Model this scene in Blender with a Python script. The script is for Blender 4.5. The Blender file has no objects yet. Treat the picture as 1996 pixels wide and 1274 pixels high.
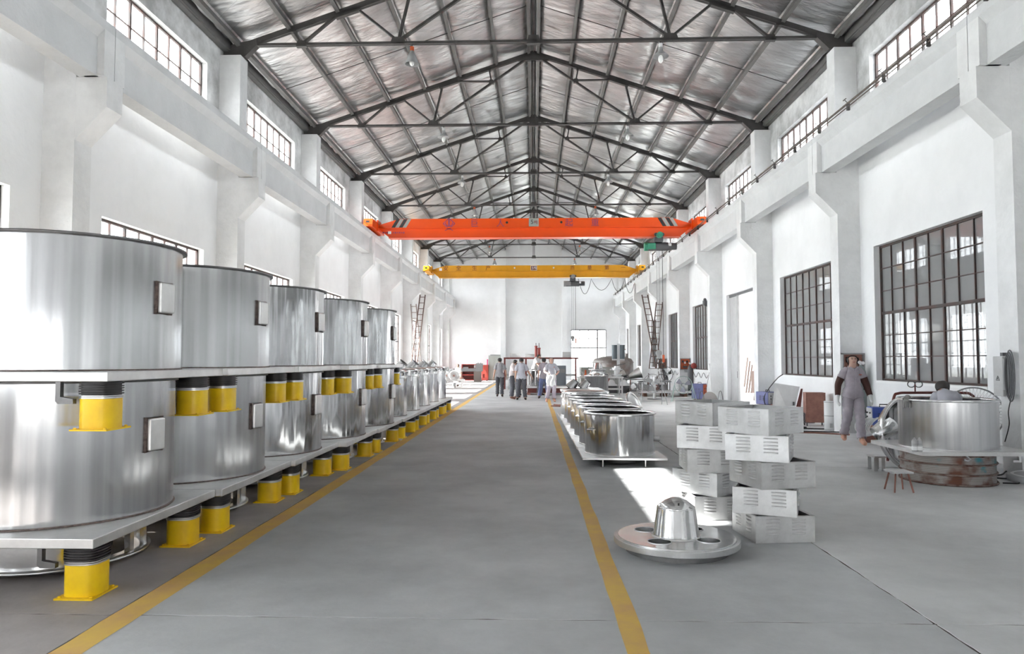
import bpy, bmesh, math, random
from mathutils import Vector, Matrix
random.seed(7)
S = bpy.context.scene
COL = S.collection
PI = math.pi
# ---------------------------------------------------------------- camera, world, sun, exposure
cd = bpy.data.cameras.new('camera'); cam = bpy.data.objects.new('camera', cd); COL.objects.link(cam)
cd.sensor_width = 36.0; cd.lens = 1398.1 / 1996 * 36.0; cd.clip_start = .05; cd.clip_end = 500
cam.location = (0, 0, 1.65)
cam.rotation_euler = (PI / 2 + .0457, 0, .0306)
S.camera = cam
W = bpy.data.worlds.new('overcast_sky'); S.world = W; W.use_nodes = True
bg = W.node_tree.nodes['Background']
bg.inputs['Color'].default_value = (.97, .985, 1.0, 1); bg.inputs['Strength'].default_value = 7.0
sd = bpy.data.lights.new('sun', 'SUN'); sd.energy = 24.0; sd.angle = .012; sd.color = (1, .97, .92)
sun = bpy.data.objects.new('sun', sd); COL.objects.link(sun)
sun.rotation_euler = Vector((1.14, .15, -1)).to_track_quat('-Z', 'Y').to_euler()
S.view_settings.view_transform = 'Standard'; S.view_settings.look = 'None'
S.view_settings.gamma = 1; S.view_settings.use_curve_mapping = False
S.view_settings.exposure = 1.68
cy = S.cycles
cy.max_bounces = 12; cy.diffuse_bounces = 7; cy.glossy_bounces = 5; cy.transparent_max_bounces = 12
cy.transmission_bounces = 4; cy.sample_clamp_indirect = 8; cy.use_denoising = True
cy.caustics_reflective = False; cy.caustics_refractive = False; cy.blur_glossy = 1.0

# ---------------------------------------------------------------- materials
MATS = {}
def M(name, col, rough=.6, metal=0., var=0., vs=3., bump=0., bs=40., spec=.5, dark=None, stretch=None, emit=0., aniso=0.):
    if name in MATS: return MATS[name]
    m = bpy.data.materials.new(name); m.use_nodes = True; MATS[name] = m
    nt = m.node_tree; b = nt.nodes['Principled BSDF']
    c = (*col, 1)
    b.inputs['Base Color'].default_value = c; b.inputs['Roughness'].default_value = rough
    b.inputs['Metallic'].default_value = metal; b.inputs['Specular IOR Level'].default_value = spec
    if emit:
        b.inputs['Emission Color'].default_value = c; b.inputs['Emission Strength'].default_value = emit
    if aniso:
        b.inputs['Anisotropic'].default_value = aniso
        t = nt.nodes.new('ShaderNodeTangent'); t.direction_type = 'RADIAL'; t.axis = 'Z'
        nt.links.new(t.outputs[0], b.inputs['Tangent'])
    tc = None
    if var or bump:
        tc = nt.nodes.new('ShaderNodeTexCoord'); mp = nt.nodes.new('ShaderNodeMapping')
        nt.links.new(tc.outputs['Object'], mp.inputs[0])
        if stretch: mp.inputs['Scale'].default_value = stretch
    if var:
        n = nt.nodes.new('ShaderNodeTexNoise'); n.inputs['Scale'].default_value = vs; n.inputs['Detail'].default_value = 6
        n.inputs['Roughness'].default_value = .65
        nt.links.new(mp.outputs[0], n.inputs['Vector'])
        r = nt.nodes.new('ShaderNodeValToRGB'); d = dark or tuple(x * (1 - var) for x in col)
        r.color_ramp.elements[0].position = .36; r.color_ramp.elements[0].color = (*d, 1)
        r.color_ramp.elements[1].position = .62; r.color_ramp.elements[1].color = c
        nt.links.new(n.outputs['Fac'], r.inputs[0]); nt.links.new(r.outputs[0], b.inputs['Base Color'])
    if bump:
        n = nt.nodes.new('ShaderNodeTexNoise'); n.inputs['Scale'].default_value = bs; n.inputs['Detail'].default_value = 5
        nt.links.new(mp.outputs[0], n.inputs['Vector'])
        bp = nt.nodes.new('ShaderNodeBump'); bp.inputs['Strength'].default_value = bump; bp.inputs['Distance'].default_value = .05 if name == 'foil_blanket' else .02
        nt.links.new(n.outputs['Fac'], bp.inputs['Height']); nt.links.new(bp.outputs[0], b.inputs['Normal'])
    return m
def polished(name, col, rough, aniso, wav, seed):
    """rolled stainless sheet: horizontal brushing, slow waves round the shell"""
    m = bpy.data.materials.new(name); m.use_nodes = True; MATS[name] = m
    nt = m.node_tree; b = nt.nodes['Principled BSDF']; L = nt.links.new
    b.inputs['Base Color'].default_value = (*col, 1); b.inputs['Metallic'].default_value = 1; b.inputs['Roughness'].default_value = rough
    b.inputs['Anisotropic'].default_value = aniso
    t = nt.nodes.new('ShaderNodeTangent'); t.direction_type = 'RADIAL'; t.axis = 'Z'; L(t.outputs[0], b.inputs['Tangent'])
    tc = nt.nodes.new('ShaderNodeTexCoord'); mp = nt.nodes.new('ShaderNodeMapping'); L(tc.outputs['Object'], mp.inputs[0])
    mp.inputs['Scale'].default_value = (1, 1, .012 if seed == 0 else .10); mp.inputs['Location'].default_value = (seed, seed * .7, 0)
    n = nt.nodes.new('ShaderNodeTexNoise'); n.inputs['Scale'].default_value = 3.0 if seed == 0 else 3.4; n.inputs['Detail'].default_value = 2.5; L(mp.outputs[0], n.inputs['Vector'])
    bp = nt.nodes.new('ShaderNodeBump'); bp.inputs['Strength'].default_value = 1; bp.inputs['Distance'].default_value = wav
    L(n.outputs['Fac'], bp.inputs['Height']); L(bp.outputs[0], b.inputs['Normal']); L(bp.outputs[0], t.outputs[0]) if False else None
    n2 = nt.nodes.new('ShaderNodeTexNoise'); n2.inputs['Scale'].default_value = 14; n2.inputs['Detail'].default_value = 3; L(mp.outputs[0], n2.inputs['Vector'])
    r = nt.nodes.new('ShaderNodeValToRGB'); r.color_ramp.elements[0].position = .35; r.color_ramp.elements[0].color = (*[x * .82 for x in col], 1)
    r.color_ramp.elements[1].position = .65; r.color_ramp.elements[1].color = (*col, 1); L(n2.outputs['Fac'], r.inputs[0]); L(r.outputs[0], b.inputs['Base Color'])  # upright streaks of the tank reflections also put into the base colour
    return m
def glass(name, tint, gl=.12):
    m = bpy.data.materials.new(name); m.use_nodes = True; MATS[name] = m
    nt = m.node_tree; nt.nodes.clear(); L = nt.links.new
    o = nt.nodes.new('ShaderNodeOutputMaterial'); mx = nt.nodes.new('ShaderNodeMixShader')
    tr = nt.nodes.new('ShaderNodeBsdfTransparent'); tr.inputs[0].default_value = (*tint, 1)
    g = nt.nodes.new('ShaderNodeBsdfGlossy'); g.inputs['Roughness'].default_value = .02
    lw = nt.nodes.new('ShaderNodeLayerWeight'); lw.inputs['Blend'].default_value = .35
    ma = nt.nodes.new('ShaderNodeMath'); ma.operation = 'MULTIPLY_ADD'; ma.inputs[1].default_value = .5; ma.inputs[2].default_value = gl
    L(lw.outputs['Fresnel'], ma.inputs[0]); L(ma.outputs[0], mx.inputs[0]); L(tr.outputs[0], mx.inputs[1]); L(g.outputs[0], mx.inputs[2]); L(mx.outputs[0], o.inputs[0])
    return m
WALL = M('white_plaster', (.86, .86, .865), .9, var=.07, vs=.7, bump=.35, bs=9)
CONC = M('painted_concrete', (.80, .80, .80), .85, var=.12, vs=1.6, bump=.6, bs=14)
BEAM = M('whitewashed_beam', (.69, .695, .70), .85, var=.10, vs=1.2, bump=.7, bs=11)
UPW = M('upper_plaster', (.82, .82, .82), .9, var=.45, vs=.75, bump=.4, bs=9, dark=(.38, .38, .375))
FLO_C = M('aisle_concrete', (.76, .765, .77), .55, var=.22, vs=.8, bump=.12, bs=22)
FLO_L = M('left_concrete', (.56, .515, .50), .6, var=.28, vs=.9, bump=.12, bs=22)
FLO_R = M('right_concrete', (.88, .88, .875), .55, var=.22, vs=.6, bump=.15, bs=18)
JOINT = M('joint_dirt', (.12, .10, .095), .95)
TAPE = M('yellow_floor_paint', (1.0, .68, .17), .6, var=.35, vs=2.2, dark=(.90, .56, .22))
STEEL_D = M('grey_painted_steel', (.085, .080, .078), .6, metal=.2, var=.25, vs=4)
STEEL_P = M('purlin_steel', (.17, .165, .16), .55, metal=.3, var=.2, vs=3)
FOIL = M('foil_blanket', (.66, .66, .66), .30, metal=.95, var=.35, vs=.9, bump=1.0, bs=3.2, stretch=(.45, 1.7, 1))
FRAME = M('rusty_window_steel', (.055, .048, .046), .7, var=.4, vs=6, dark=(.075, .035, .028))
WREV = M('white_reveal', (.88, .88, .88), .9)
G_SKY = glass('window_glass', (.93, .95, .96), .04)
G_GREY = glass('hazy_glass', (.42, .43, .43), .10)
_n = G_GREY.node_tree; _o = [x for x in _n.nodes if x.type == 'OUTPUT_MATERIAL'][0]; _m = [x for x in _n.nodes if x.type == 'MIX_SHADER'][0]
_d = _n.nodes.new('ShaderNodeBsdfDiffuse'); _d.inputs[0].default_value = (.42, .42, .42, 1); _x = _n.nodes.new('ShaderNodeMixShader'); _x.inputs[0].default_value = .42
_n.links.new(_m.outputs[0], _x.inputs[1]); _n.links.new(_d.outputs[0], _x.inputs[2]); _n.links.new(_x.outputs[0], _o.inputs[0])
GRIME = M('grimy_glass', (.36, .36, .36), .3)
INOX = polished('rolled_steel', (.57, .57, .575), .24, 1.0, .06, 0)
INOX2 = polished('rolled_steel_wavy', (.64, .64, .645), .14, .9, .06, 3)
MIR = M('mirror_steel', (.75, .75, .75), .16, metal=1, var=.15, vs=5, bump=.15, bs=6)
SAT = M('satin_steel', (.70, .70, .70), .34, metal=1, var=.18, vs=4, bump=.1, bs=20)
PLATE = M('steel_plate', (.74, .73, .72), .38, metal=.85, var=.18, vs=2.5, bump=.1, bs=8)
RIM = M('rim_steel', (.22, .215, .215), .45, metal=.7, var=.2, vs=8)
WELD = M('weld_bead', (.26, .20, .18), .5, metal=.7, var=.5, vs=30, bump=.6, bs=80)
YEL = M('yellow_enamel', (1.0, .68, .005), .38, var=.12, vs=3, dark=(.88, .54, .01))
BLK = M('black_rubber', (.025, .022, .022), .5, var=.3, vs=20)
ORG = M('orange_crane_paint', (.86, .085, .004), .35, var=.08, vs=1)
YCR = M('amber_crane_paint', (.78, .36, .012), .4, var=.15, vs=1)
DGREY = M('dark_grey_paint', (.10, .10, .105), .5)
MGREY = M('mid_grey_paint', (.32, .32, .32), .5, var=.15, vs=4)
LGREY = M('light_grey_paint', (.50, .50, .50), .5, var=.12, vs=4)
WHT = M('white_enamel', (.85, .85, .85), .4)
GRN = M('green_hoist_paint', (.05, .30, .18), .45, var=.2, vs=5)
RED = M('red_paint', (.34, .05, .04), .45, var=.25, vs=4)
ORED = M('orange_red_paint', (.70, .13, .04), .5, var=.25, vs=6)
BRN = M('rust_brown_board', (.33, .155, .12), .7, var=.3, vs=5)
DRED = M('dark_red_pipe', (.13, .022, .018), .5, var=.2, vs=6)
BLUE = M('blue_enamel', (.06, .11, .45), .4, var=.15, vs=5)
BLUE2 = M('faded_blue_enamel', (.13, .14, .32), .45, var=.15, vs=5)
BLACK = M('black_paint', (.02, .02, .02), .5)
WOOD = M('bamboo_ladder', (.13, .075, .06), .7, var=.3, vs=10)
SKIN = M('skin', (.50, .29, .21), .55); SKIN2 = M('pale_skin', (.60, .38, .30), .55)
HAIR = M('black_hair', (.018, .014, .013), .6)
SH_G = M('grey_shirt_cloth', (.37, .37, .39), .85, var=.15, vs=9)
SH_M = M('mauve_work_cloth', (.42, .38, .42), .85, var=.15, vs=9)
SH_P = M('pale_pink_cloth', (.62, .55, .54), .85, var=.1, vs=9)
SH_L = M('light_grey_cloth', (.48, .48, .53), .85, var=.12, vs=9)
SH_W = M('white_cloth', (.85, .85, .86), .85)
TR_D = M('charcoal_trousers', (.10, .10, .115), .85, var=.2, vs=9)
TR_B = M('blue_trousers', (.17, .20, .36), .85, var=.2, vs=9)
TR_L = M('lilac_trousers', (.48, .43, .50), .85, var=.15, vs=9)
SHOE_T = M('tan_leather', (.62, .33, .23), .5); SHOE_D = M('dark_leather', (.04, .025, .02), .5); SHOE_R = M('brown_leather', (.22, .09, .06), .5)
GLOVE = M('white_glove_cotton', (.72, .72, .71), .95, bump=.4, bs=60)
GLOVE_G = M('grey_glove_cotton', (.30, .29, .28), .95, bump=.4, bs=60)
SLEEVE = M('dark_brown_sleeve', (.055, .02, .015), .8)
TOWER = M('white_painted_steel', (.78, .79, .80), .5)

# ---------------------------------------------------------------- mesh helpers
class MB:
    def __init__(s): s.v = []; s.f = []; s.sm = []
    def add(s, vs, fs, smooth=False):
        n = len(s.v); s.v += [tuple(v) for v in vs]; s.f += [tuple(i + n for i in f) for f in fs]; s.sm += [smooth] * len(fs); return s
    def box(s, c, d, rz=0, R=None):
        x, y, z = (k / 2 for k in d); vs = [Vector((i * x, j * y, k * z)) for k in (-1, 1) for j in (-1, 1) for i in (-1, 1)]
        m = R if R else Matrix.Rotation(rz, 3, 'Z')
        return s.add([m @ v + Vector(c) for v in vs], [(0, 2, 3, 1), (4, 5, 7, 6), (0, 1, 5, 4), (2, 6, 7, 3), (0, 4, 6, 2), (1, 3, 7, 5)])
    def bar(s, a, b, w, h=None):
        a = Vector(a); b = Vector(b); d = b - a; L = d.length
        if L < 1e-6: return s
        q = d.to_track_quat('X', 'Z').to_matrix(); return s.box((a + b) / 2, (L, w, h or w), R=q)
    def tube(s, pts, r, n=8, closed=False, caps=True):
        P = [Vector(p) for p in pts]; rr = r if isinstance(r, (list, tuple)) else [r] * len(P); vs = []; up = None
        for i, p in enumerate(P):
            a = P[i - 1] if (i or closed) else p; b = P[(i + 1) % len(P)] if (i < len(P) - 1 or closed) else p
            t = (b - a); t = t.normalized() if t.length > 1e-9 else Vector((0, 0, 1))
            if up is None:
                up = Vector((0, 0, 1)) if abs(t.z) < .9 else Vector((1, 0, 0))
            x = t.cross(up); x = x.normalized() if x.length > 1e-6 else t.orthogonal().normalized(); u = x.cross(t); up = u
            vs += [p + (x * math.cos(2 * PI * k / n) + u * math.sin(2 * PI * k / n)) * rr[i] for k in range(n)]
        m = len(P); fs = [(i * n + k, i * n + (k + 1) % n, ((i + 1) % m) * n + (k + 1) % n, ((i + 1) % m) * n + k) for i in range(m if closed else m - 1) for k in range(n)]
        s.add(vs, fs, True)
        if caps and not closed:
            s.add(vs[:n], [tuple(range(n - 1, -1, -1))]); s.add(vs[-n:], [tuple(range(n))])
        return s
    def lathe(s, prof, n=32, c=(0, 0, 0), a0=0, a1=2 * PI, R=None, smooth=True):
        full = abs(a1 - a0 - 2 * PI) < 1e-6; k = n if full else n + 1; vs = []
        for r, z in prof:
            for i in range(k):
                a = a0 + (a1 - a0) * i / n; p = Vector((r * math.cos(a), r * math.sin(a), z))
                vs.append((R @ p if R else p) + Vector(c))
        fs = []
        for j in range(len(prof) - 1):
            for i in range(n):
                i2 = (i + 1) % k if full else i + 1
                fs.append((j * k + i, j * k + i2, (j + 1) * k + i2, (j + 1) * k + i))
        return s.add(vs, fs, smooth)
    def cyl(s, c, r, h, n=20, R=None, r2=None):
        r2 = r if r2 is None else r2
        s.lathe([(r, 0), (r2, h)], n, c, R=R)
        e = .0001; s.lathe([(e, 0), (r, 0)][::1], n, c, R=R, smooth=False); return s.lathe([(r2, h), (e, h)], n, c, R=R, smooth=False)
    def prism(s, poly, axis, t0, t1):
        """polygon extruded along axis 'x','y' or 'z'"""
        def P(a, b, t): return {'x': (t, a, b), 'y': (a, t, b), 'z': (a, b, t)}[axis]
        n = len(poly); vs = [P(a, b, t0) for a, b in poly] + [P(a, b, t1) for a, b in poly]
        return s.add(vs, [tuple(range(n)), tuple(range(2 * n - 1, n - 1, -1))] + [(i, (i + 1) % n, n + (i + 1) % n, n + i) for i in range(n)])
    def ball(s, c, r, n=12, sc=(1, 1, 1), R=None):
        pr = [(max(1e-4, r * math.sin(PI * i / (n // 2 + 2))), -r * math.cos(PI * i / (n // 2 + 2))) for i in range(n // 2 + 3)]
        vs0 = len(s.v); s.lathe(pr, n, (0, 0, 0))
        for i in range(vs0, len(s.v)):
            p = Vector(s.v[i]); p = Vector((p.x * sc[0], p.y * sc[1], p.z * sc[2])); p = R @ p if R else p; s.v[i] = tuple(p + Vector(c))
        return s
    def mesh(s, name, mat):
        me = bpy.data.meshes.new(name); me.from_pydata(s.v, [], s.f); me.update()
        for p, q in zip(me.polygons, s.sm): p.use_smooth = q
        bm = bmesh.new(); bm.from_mesh(me); bmesh.ops.recalc_face_normals(bm, faces=bm.faces); bm.to_mesh(me); bm.free()
        me.materials.append(mat); return me
    def build(s, name, mat, parent=None, loc=(0, 0, 0), label=None, rz=0):
        return obj(name, s.mesh(name, mat), parent, loc, label, rz)
def obj(name, me, parent=None, loc=(0, 0, 0), label=None, rz=0):
    o = bpy.data.objects.new(name, me); COL.objects.link(o); o.location = loc
    if rz: o.rotation_euler = (0, 0, rz)
    if parent: o.parent = parent
    if label: o['label'] = label
    return o
def thing(name, label, cat, loc=(0, 0, 0), rz=0, group=None):
    o = bpy.data.objects.new(name, None); COL.objects.link(o); o.location = loc; o.rotation_euler = (0, 0, rz)
    o.empty_display_size = .1; o['label'] = label; o['category'] = cat
    if group: o['group'] = group
    return o
def tag(o, label, cat, group=None):
    o['label'] = label; o['category'] = cat
    if group: o['group'] = group
    return o
def struct(o): o['kind'] = 'structure'; return o
def dup(o, loc, rz=0, label=None, group=None, parent=None):
    r = o.copy(); COL.objects.link(r); r.parent = parent
    if parent is None: r.location = loc; r.rotation_euler = (0, 0, rz)
    if label: r['label'] = label
    if group: r['group'] = group
    for ch in list(o.children): dup(ch, None, parent=r)
    return r
def ordn(i): return ['first', 'second', 'third', 'fourth', 'fifth', 'sixth', 'seventh', 'eighth', 'ninth', 'tenth'][i]
def bx(c, d, rz=0): return MB().box(c, d, rz)
def bevel(o, w, seg=2):
    m = o.modifiers.new('bevel', 'BEVEL'); m.width = w; m.segments = seg; m.limit_method = 'ANGLE'; return o
CTR = [0]
def text(body, size, loc, mat, parent, name='lettering', rz=0, ext=.004, font=None):
    cu = bpy.data.curves.new(name, 'FONT'); cu.body = body; cu.size = size; cu.align_x = 'CENTER'; cu.align_y = 'CENTER'; cu.extrude = ext
    t = bpy.data.objects.new('tmp', cu); COL.objects.link(t)
    dg = bpy.context.evaluated_depsgraph_get(); me = bpy.data.meshes.new_from_object(t.evaluated_get(dg)); bpy.data.objects.remove(t)
    me.name = name; me.materials.clear(); me.materials.append(mat)
    o = bpy.data.objects.new(name, me); COL.objects.link(o); o.location = loc; o.rotation_euler = (PI / 2, 0, rz); o.parent = parent
    return o

XW = 7.45; WT = .22; HW = 9.28; Y0 = -13.5; Y1 = 58.9; XC = 6.95
BAY = lambda b: 12.05 + 6 * b
# ---------------------------------------------------------------- floor with cast slabs
fl = struct(bx((0, (Y0 + Y1) / 2, -.055), (2 * XW + .4, Y1 - Y0, .10)).build('floor', JOINT))
xs = [-XW, -2.735, 2.51, XW]; ys = [Y0, -2.0, 4.65, 11.28, 17.9, 24.5, 31.1, 37.7, 44.3, 50.9, Y1]
for i in range(3):
    for j in range(len(ys) - 1):
        g = .008
        x0, x1, y0, y1 = xs[i] + (g if i else 0), xs[i + 1] - (g if i < 2 else 0), ys[j] + g, ys[j + 1] - g
        jt = lambda: random.uniform(-.0055, .0055)
        nx_, ny_ = int((x1 - x0) / .12), int((y1 - y0) / .12)
        P = [(x0 + (x1 - x0) * q / nx_, y0 + jt()) for q in range(nx_)] + [(x1 + (jt() if i < 2 else 0), y0 + (y1 - y0) * q / ny_) for q in range(ny_)] + [(x1 - (x1 - x0) * q / nx_, y1 + jt()) for q in range(nx_)] + [(x0 + (jt() if i else 0), y1 - (y1 - y0) * q / ny_) for q in range(ny_)]
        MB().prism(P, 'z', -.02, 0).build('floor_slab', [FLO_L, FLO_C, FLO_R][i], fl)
def tape(x0, x1, lab):
    mb = MB(); n = 60; vs = []
    for k in range(n + 1):
        y = 3 + (50 - 3) * (k / n) ** 1.6
        vs += [(x0 + random.uniform(-.006, .006), y, .0016), (x1 + random.uniform(-.01, .01), y, .0016)]
    mb.add(vs, [(2 * k, 2 * k + 1, 2 * k + 3, 2 * k + 2) for k in range(n)])
    return tag(mb.build('floor_marking', TAPE), lab, 'floor line')
tape(-2.73, -2.545, 'worn yellow line painted along the floor beside the stacked tanks')
tape(.52, .655, 'yellow line painted along the floor left of the low tank row')
struct(bx((0, 24, -.2), (140, 150, .1)).build('ground', M('yard_concrete', (.45, .45, .43), .9, var=.2, vs=.2)))

# ---------------------------------------------------------------- walls with window openings
def wall_panels(side, openings, name, mat, upmat):
    """openings: (y0,y1,z0,z1); the wall is built of solid blocks round them"""
    x = side * (XW + WT / 2); root = None
    ysl = sorted({Y0, Y1} | {v for o in openings for v in o[:2]})
    mb = MB(); ub = MB()
    for a, b in zip(ysl, ysl[1:]):
        hs = sorted([(o[2], o[3]) for o in openings if o[0] <= a + 1e-6 and o[1] >= b - 1e-6])
        z = 0
        for h0, h1 in hs + [(HW, HW)]:
            if h0 > z:
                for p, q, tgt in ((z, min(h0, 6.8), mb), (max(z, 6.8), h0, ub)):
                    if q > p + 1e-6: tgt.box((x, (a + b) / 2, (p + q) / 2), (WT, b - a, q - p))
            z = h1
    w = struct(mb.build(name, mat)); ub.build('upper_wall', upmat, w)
    return w
CL = [(BAY(b), BAY(b) + 3.83, 6.95, 8.42) for b in range(-4, 8)]
CLL = CL[:2] + CL[3:]  # one unseen left window omitted so its sun patch stays off the aisle
LOL = [(BAY(b), BAY(b) + (2.7 if b == -2 else 3.83), 1.2, 4.13) for b in range(-4, 8)]  # unseen left window narrowed to keep its sun patch out of frame
LOR = [(BAY(b), BAY(b) + 3.83, 1.2, 4.13) for b in (-3, -2, -1, 0, 1, 3, 4, 5, 6, 7)] + [(24.3, 27.95, 0, 4.13)]
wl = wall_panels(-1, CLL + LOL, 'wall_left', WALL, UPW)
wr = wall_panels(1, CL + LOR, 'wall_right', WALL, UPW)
RZ = lambda x: 11.53 - .338 * abs(x) + .26
# gable end with two openings
mb = MB(); yE = Y1 + .12
def zr(x): return RZ(x)
segs = [(-XW - WT, -5.6), (-5.6, 3.02), (3.02, 5.92), (5.92, XW + WT)]
for a, b in segs:
    zb = 4.1 if (a, b) == (3.02, 5.92) else 0
    pts = [(a, zb), (b, zb), (b, zr(b)), (a, zr(a))]
    if a < 0 < b: pts.insert(3, (0, zr(0)))
    mb.prism(pts, 'y', Y1, Y1 + .24)
we = struct(mb.build('wall_end', WALL))
for x in (-2.54, 2.5): struct(bx((x, Y1 - .17, 5.3), (.42, .34, 10.6)).build('trim_1' if x < 0 else 'trim_2', WALL))
# wall behind the camera; unseen doorway added to light the foreground
mb = MB()
for a, b, zb in ((-XW - WT, -1.1, 0), (-1.1, 1.1, 3.3), (1.1, XW + WT, 0)):
    pts = [(a, zb), (b, zb), (b, zr(b)), (a, zr(a))]
    if a < 0 < b: pts.insert(3, (0, zr(0)))
    mb.prism(pts, 'y', Y0 - .24, Y0)
struct(mb.build('wall_back', WALL))
d = struct(bx((0, Y0 - .1, 3.0), (2.2, .1, .6)).build('door_2', M('roller_door_grey', (.22, .22, .23), .5)))  # unseen roller door added to darken the reflections in the tanks

# ---------------------------------------------------------------- windows
BARV = MB().box((0, 0, 0), (.03, .028, 1)).mesh('glazing_bar', FRAME)
WN = [0]
def window(side, y0, y1, z0, z1, cols, rows, heavy_cols, heavy_rows, panes=True, gl=G_SKY, off=.15, fine=True):
    """rows: list of z; frame and bars and every pane a piece"""
    WN[0] += 1; x = side * (XW + off)
    w = struct(bx((side * (XW + WT / 2 + .02), (y0 + y1) / 2, z0 - .02), (WT + .06, y1 - y0, .05)).build('window_%d' % WN[0], WREV))
    f = MB(); t = .045
    for yy in (y0 + t / 2, y1 - t / 2): f.box((x, yy, (z0 + z1) / 2), (.05, t, z1 - z0))
    for zz in (z0 + t / 2, z1 - t / 2): f.box((x, (y0 + y1) / 2, zz), (.05, y1 - y0, t))
    f.build('frame', FRAME, w)
    zs = [z0] + rows + [z1]; dy = (y1 - y0) / cols; yl = [y0 + dy * i for i in range(cols + 1)]
    for i in range(1, cols):
        th = .05 if i in heavy_cols else .02
        MB().box((x, yl[i], (z0 + z1) / 2), (.04, th, z1 - z0)).build('glazing_bar', FRAME, w)
    for j, z in enumerate(rows):
        th = .06 if j in heavy_rows else .018
        MB().box((x, (y0 + y1) / 2, z), (.042 if th > .05 else .03, y1 - y0, th)).build('glazing_bar', FRAME, w)
    if panes:
        cache = {}
        for j in range(len(zs) - 1):
            h = zs[j + 1] - zs[j]
            for i in range(cols):
                k = round(h, 3)
                if k not in cache: cache[k] = bx((0, 0, 0), (.006, dy - .01, h - .01)).mesh('pane', gl)
                obj('pane', cache[k], w, (x + side * .01, (yl[i] + yl[i + 1]) / 2, (zs[j] + zs[j + 1]) / 2))
    else:
        bx((x + side * .01, (y0 + y1) / 2, (z0 + z1) / 2), (.006, y1 - y0, z1 - z0)).build('pane', gl, w)
    return w
ROWS = [1.72, 2.18, 2.66, 3.14, 3.63]
for b in range(-4, 8):
    near = b >= -1
    for s in ((-1, 1) if b != -2 else (1,)):
        window(s, BAY(b), BAY(b) + 3.83, 6.95, 8.42, 8, [7.42, 7.9], (2, 4, 6), (), panes=near)
    window(-1, BAY(b), BAY(b) + (2.7 if b == -2 else 3.83), 1.2, 4.13, 8, ROWS, (2, 4, 6), (2,), panes=b >= 0)
RWIN = {}
for b in (-3, -2, -1, 0, 1, 3, 4, 5, 6, 7):
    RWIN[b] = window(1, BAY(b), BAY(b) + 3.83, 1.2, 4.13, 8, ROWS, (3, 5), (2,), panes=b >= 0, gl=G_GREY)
# end window/door
WN[0] += 1
w = struct(bx((4.47, Y1 + .1, 4.12), (2.94, .2, .05)).build('window_%d' % WN[0], WREV)); f = MB()
for x in (3.04, 5.9): f.box((x, Y1 + .06, 2.05), (.06, .06, 4.1))
for z in (4.07, .03): f.box((4.47, Y1 + .06, z), (2.9, .06, .06))
f.build('frame', FRAME, w)
bx((4.47, Y1 + .06, 2.64), (2.9, .07, .09)).build('glazing_bar', FRAME, w); bx((4.47, Y1 + .06, 3.38), (2.9, .04, .06)).build('glazing_bar', FRAME, w)
for i, x in enumerate((3.75, 4.47, 5.19)): bx((x, Y1 + .06, 2.05), (.11 if i == 2 else .06, .05, 4.1)).build('glazing_bar', FRAME, w)
for i in range(4):
    for z0, z1 in ((.06, 1.3), (1.3, 2.6), (2.68, 3.37), (3.39, 4.05)): bx((3.4 + .715 * i, Y1 + .07, (z0 + z1) / 2), (.66, .006, z1 - z0 - .02)).build('pane', G_SKY, w)

# ---------------------------------------------------------------- neighbouring bay seen through glass and door
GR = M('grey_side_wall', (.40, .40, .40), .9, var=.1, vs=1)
mb = MB(); xa = 15.6
for b in range(-2, 8):
    y0, y1 = BAY(b), BAY(b) + 3.83
    mb.box((xa, y0 - 1.085, 3.25), (.2, 2.17, 6.5)); mb.box((xa, (y0 + y1) / 2, .5), (.2, 3.83, 1.0)); mb.box((xa, (y0 + y1) / 2, 5.1), (.2, 3.83, 2.8))
mb.box((xa, 61.5, 3.25), (.2, 3, 6.5))
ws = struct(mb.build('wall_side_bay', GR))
g = MB()
for b in range(-2, 8):
    for i in range(9): g.box((xa, BAY(b) + 3.83 * i / 8, 2.35), (.04, .05 if i % 2 == 0 else .03, 2.7))
    for z in (1.0, 1.45, 1.9, 2.35, 2.8, 3.25, 3.7): g.box((xa, BAY(b) + 1.9, z), (.04, 3.83, .035))
g.build('window_grid', FRAME, ws)
mb = MB(); mb.box((11.6, 34.4, 3.25), (7.9, .15, 6.5)).box((11.6, -2, 3.25), (7.9, .15, 6.5)).box((11.6, 60, 3.25), (7.9, .15, 6.5))
struct(mb.build('wall_side_cross', M('side_white', (.88, .88, .88), .9)))
mb = MB()
mb.box((11.6, 11.5, 6.55), (8.1, 27, .1)).box((11.6, 48, 6.55), (8.1, 27, .1)).box((13.6, 29.7, 6.55), (4.1, 9.5, .1))
mb.box((8.3, 29.7, 6.55), (1.3, 9.5, .1))  # gap left in this ceiling to let daylight onto the white cross wall
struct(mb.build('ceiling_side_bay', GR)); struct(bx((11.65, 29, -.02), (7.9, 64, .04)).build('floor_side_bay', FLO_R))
for i, (x, y) in enumerate(((9.4, 16), (9.4, 19.5), (11.6, 16), (11.6, 19.5), (9.4, 23), (12.6, 24), (10.5, 38), (10.5, 44))):
    t = thing('skylight_panel', '%s glowing panel in place of a skylight strip, side bay behind the windows, by distance' % ordn(i), 'lamp', (x, y, 6.3), group='glowing skylight panels of the side bay')
    bx((0, 0, .05), (.3, 1.5, .08)).build('housing', LGREY, t); bx((0, 0, 0), (.24, 1.4, .03)).build('glow_sheet', M('skylight_glow', (1, 1, 1), .5, emit=9), t)  # emissive panels added in place of skylight strips in the side roof
# sliding door
d = struct(bx((7.62, 24.9 + 2.5, 2.05), (.05, 1.1, 4.05)).build('door_1', LGREY))
bx((7.58, 26.87, 2.05), (.06, .05, 4.05)).build('door_stile', MGREY, d); bx((7.57, 26.92, 1.1), (.05, .03, .25)).build('door_handle', DGREY, d)
bx((7.6, 26.1, 4.08), (.1, 3.6, .09)).build('door_track', DGREY, d)

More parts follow.
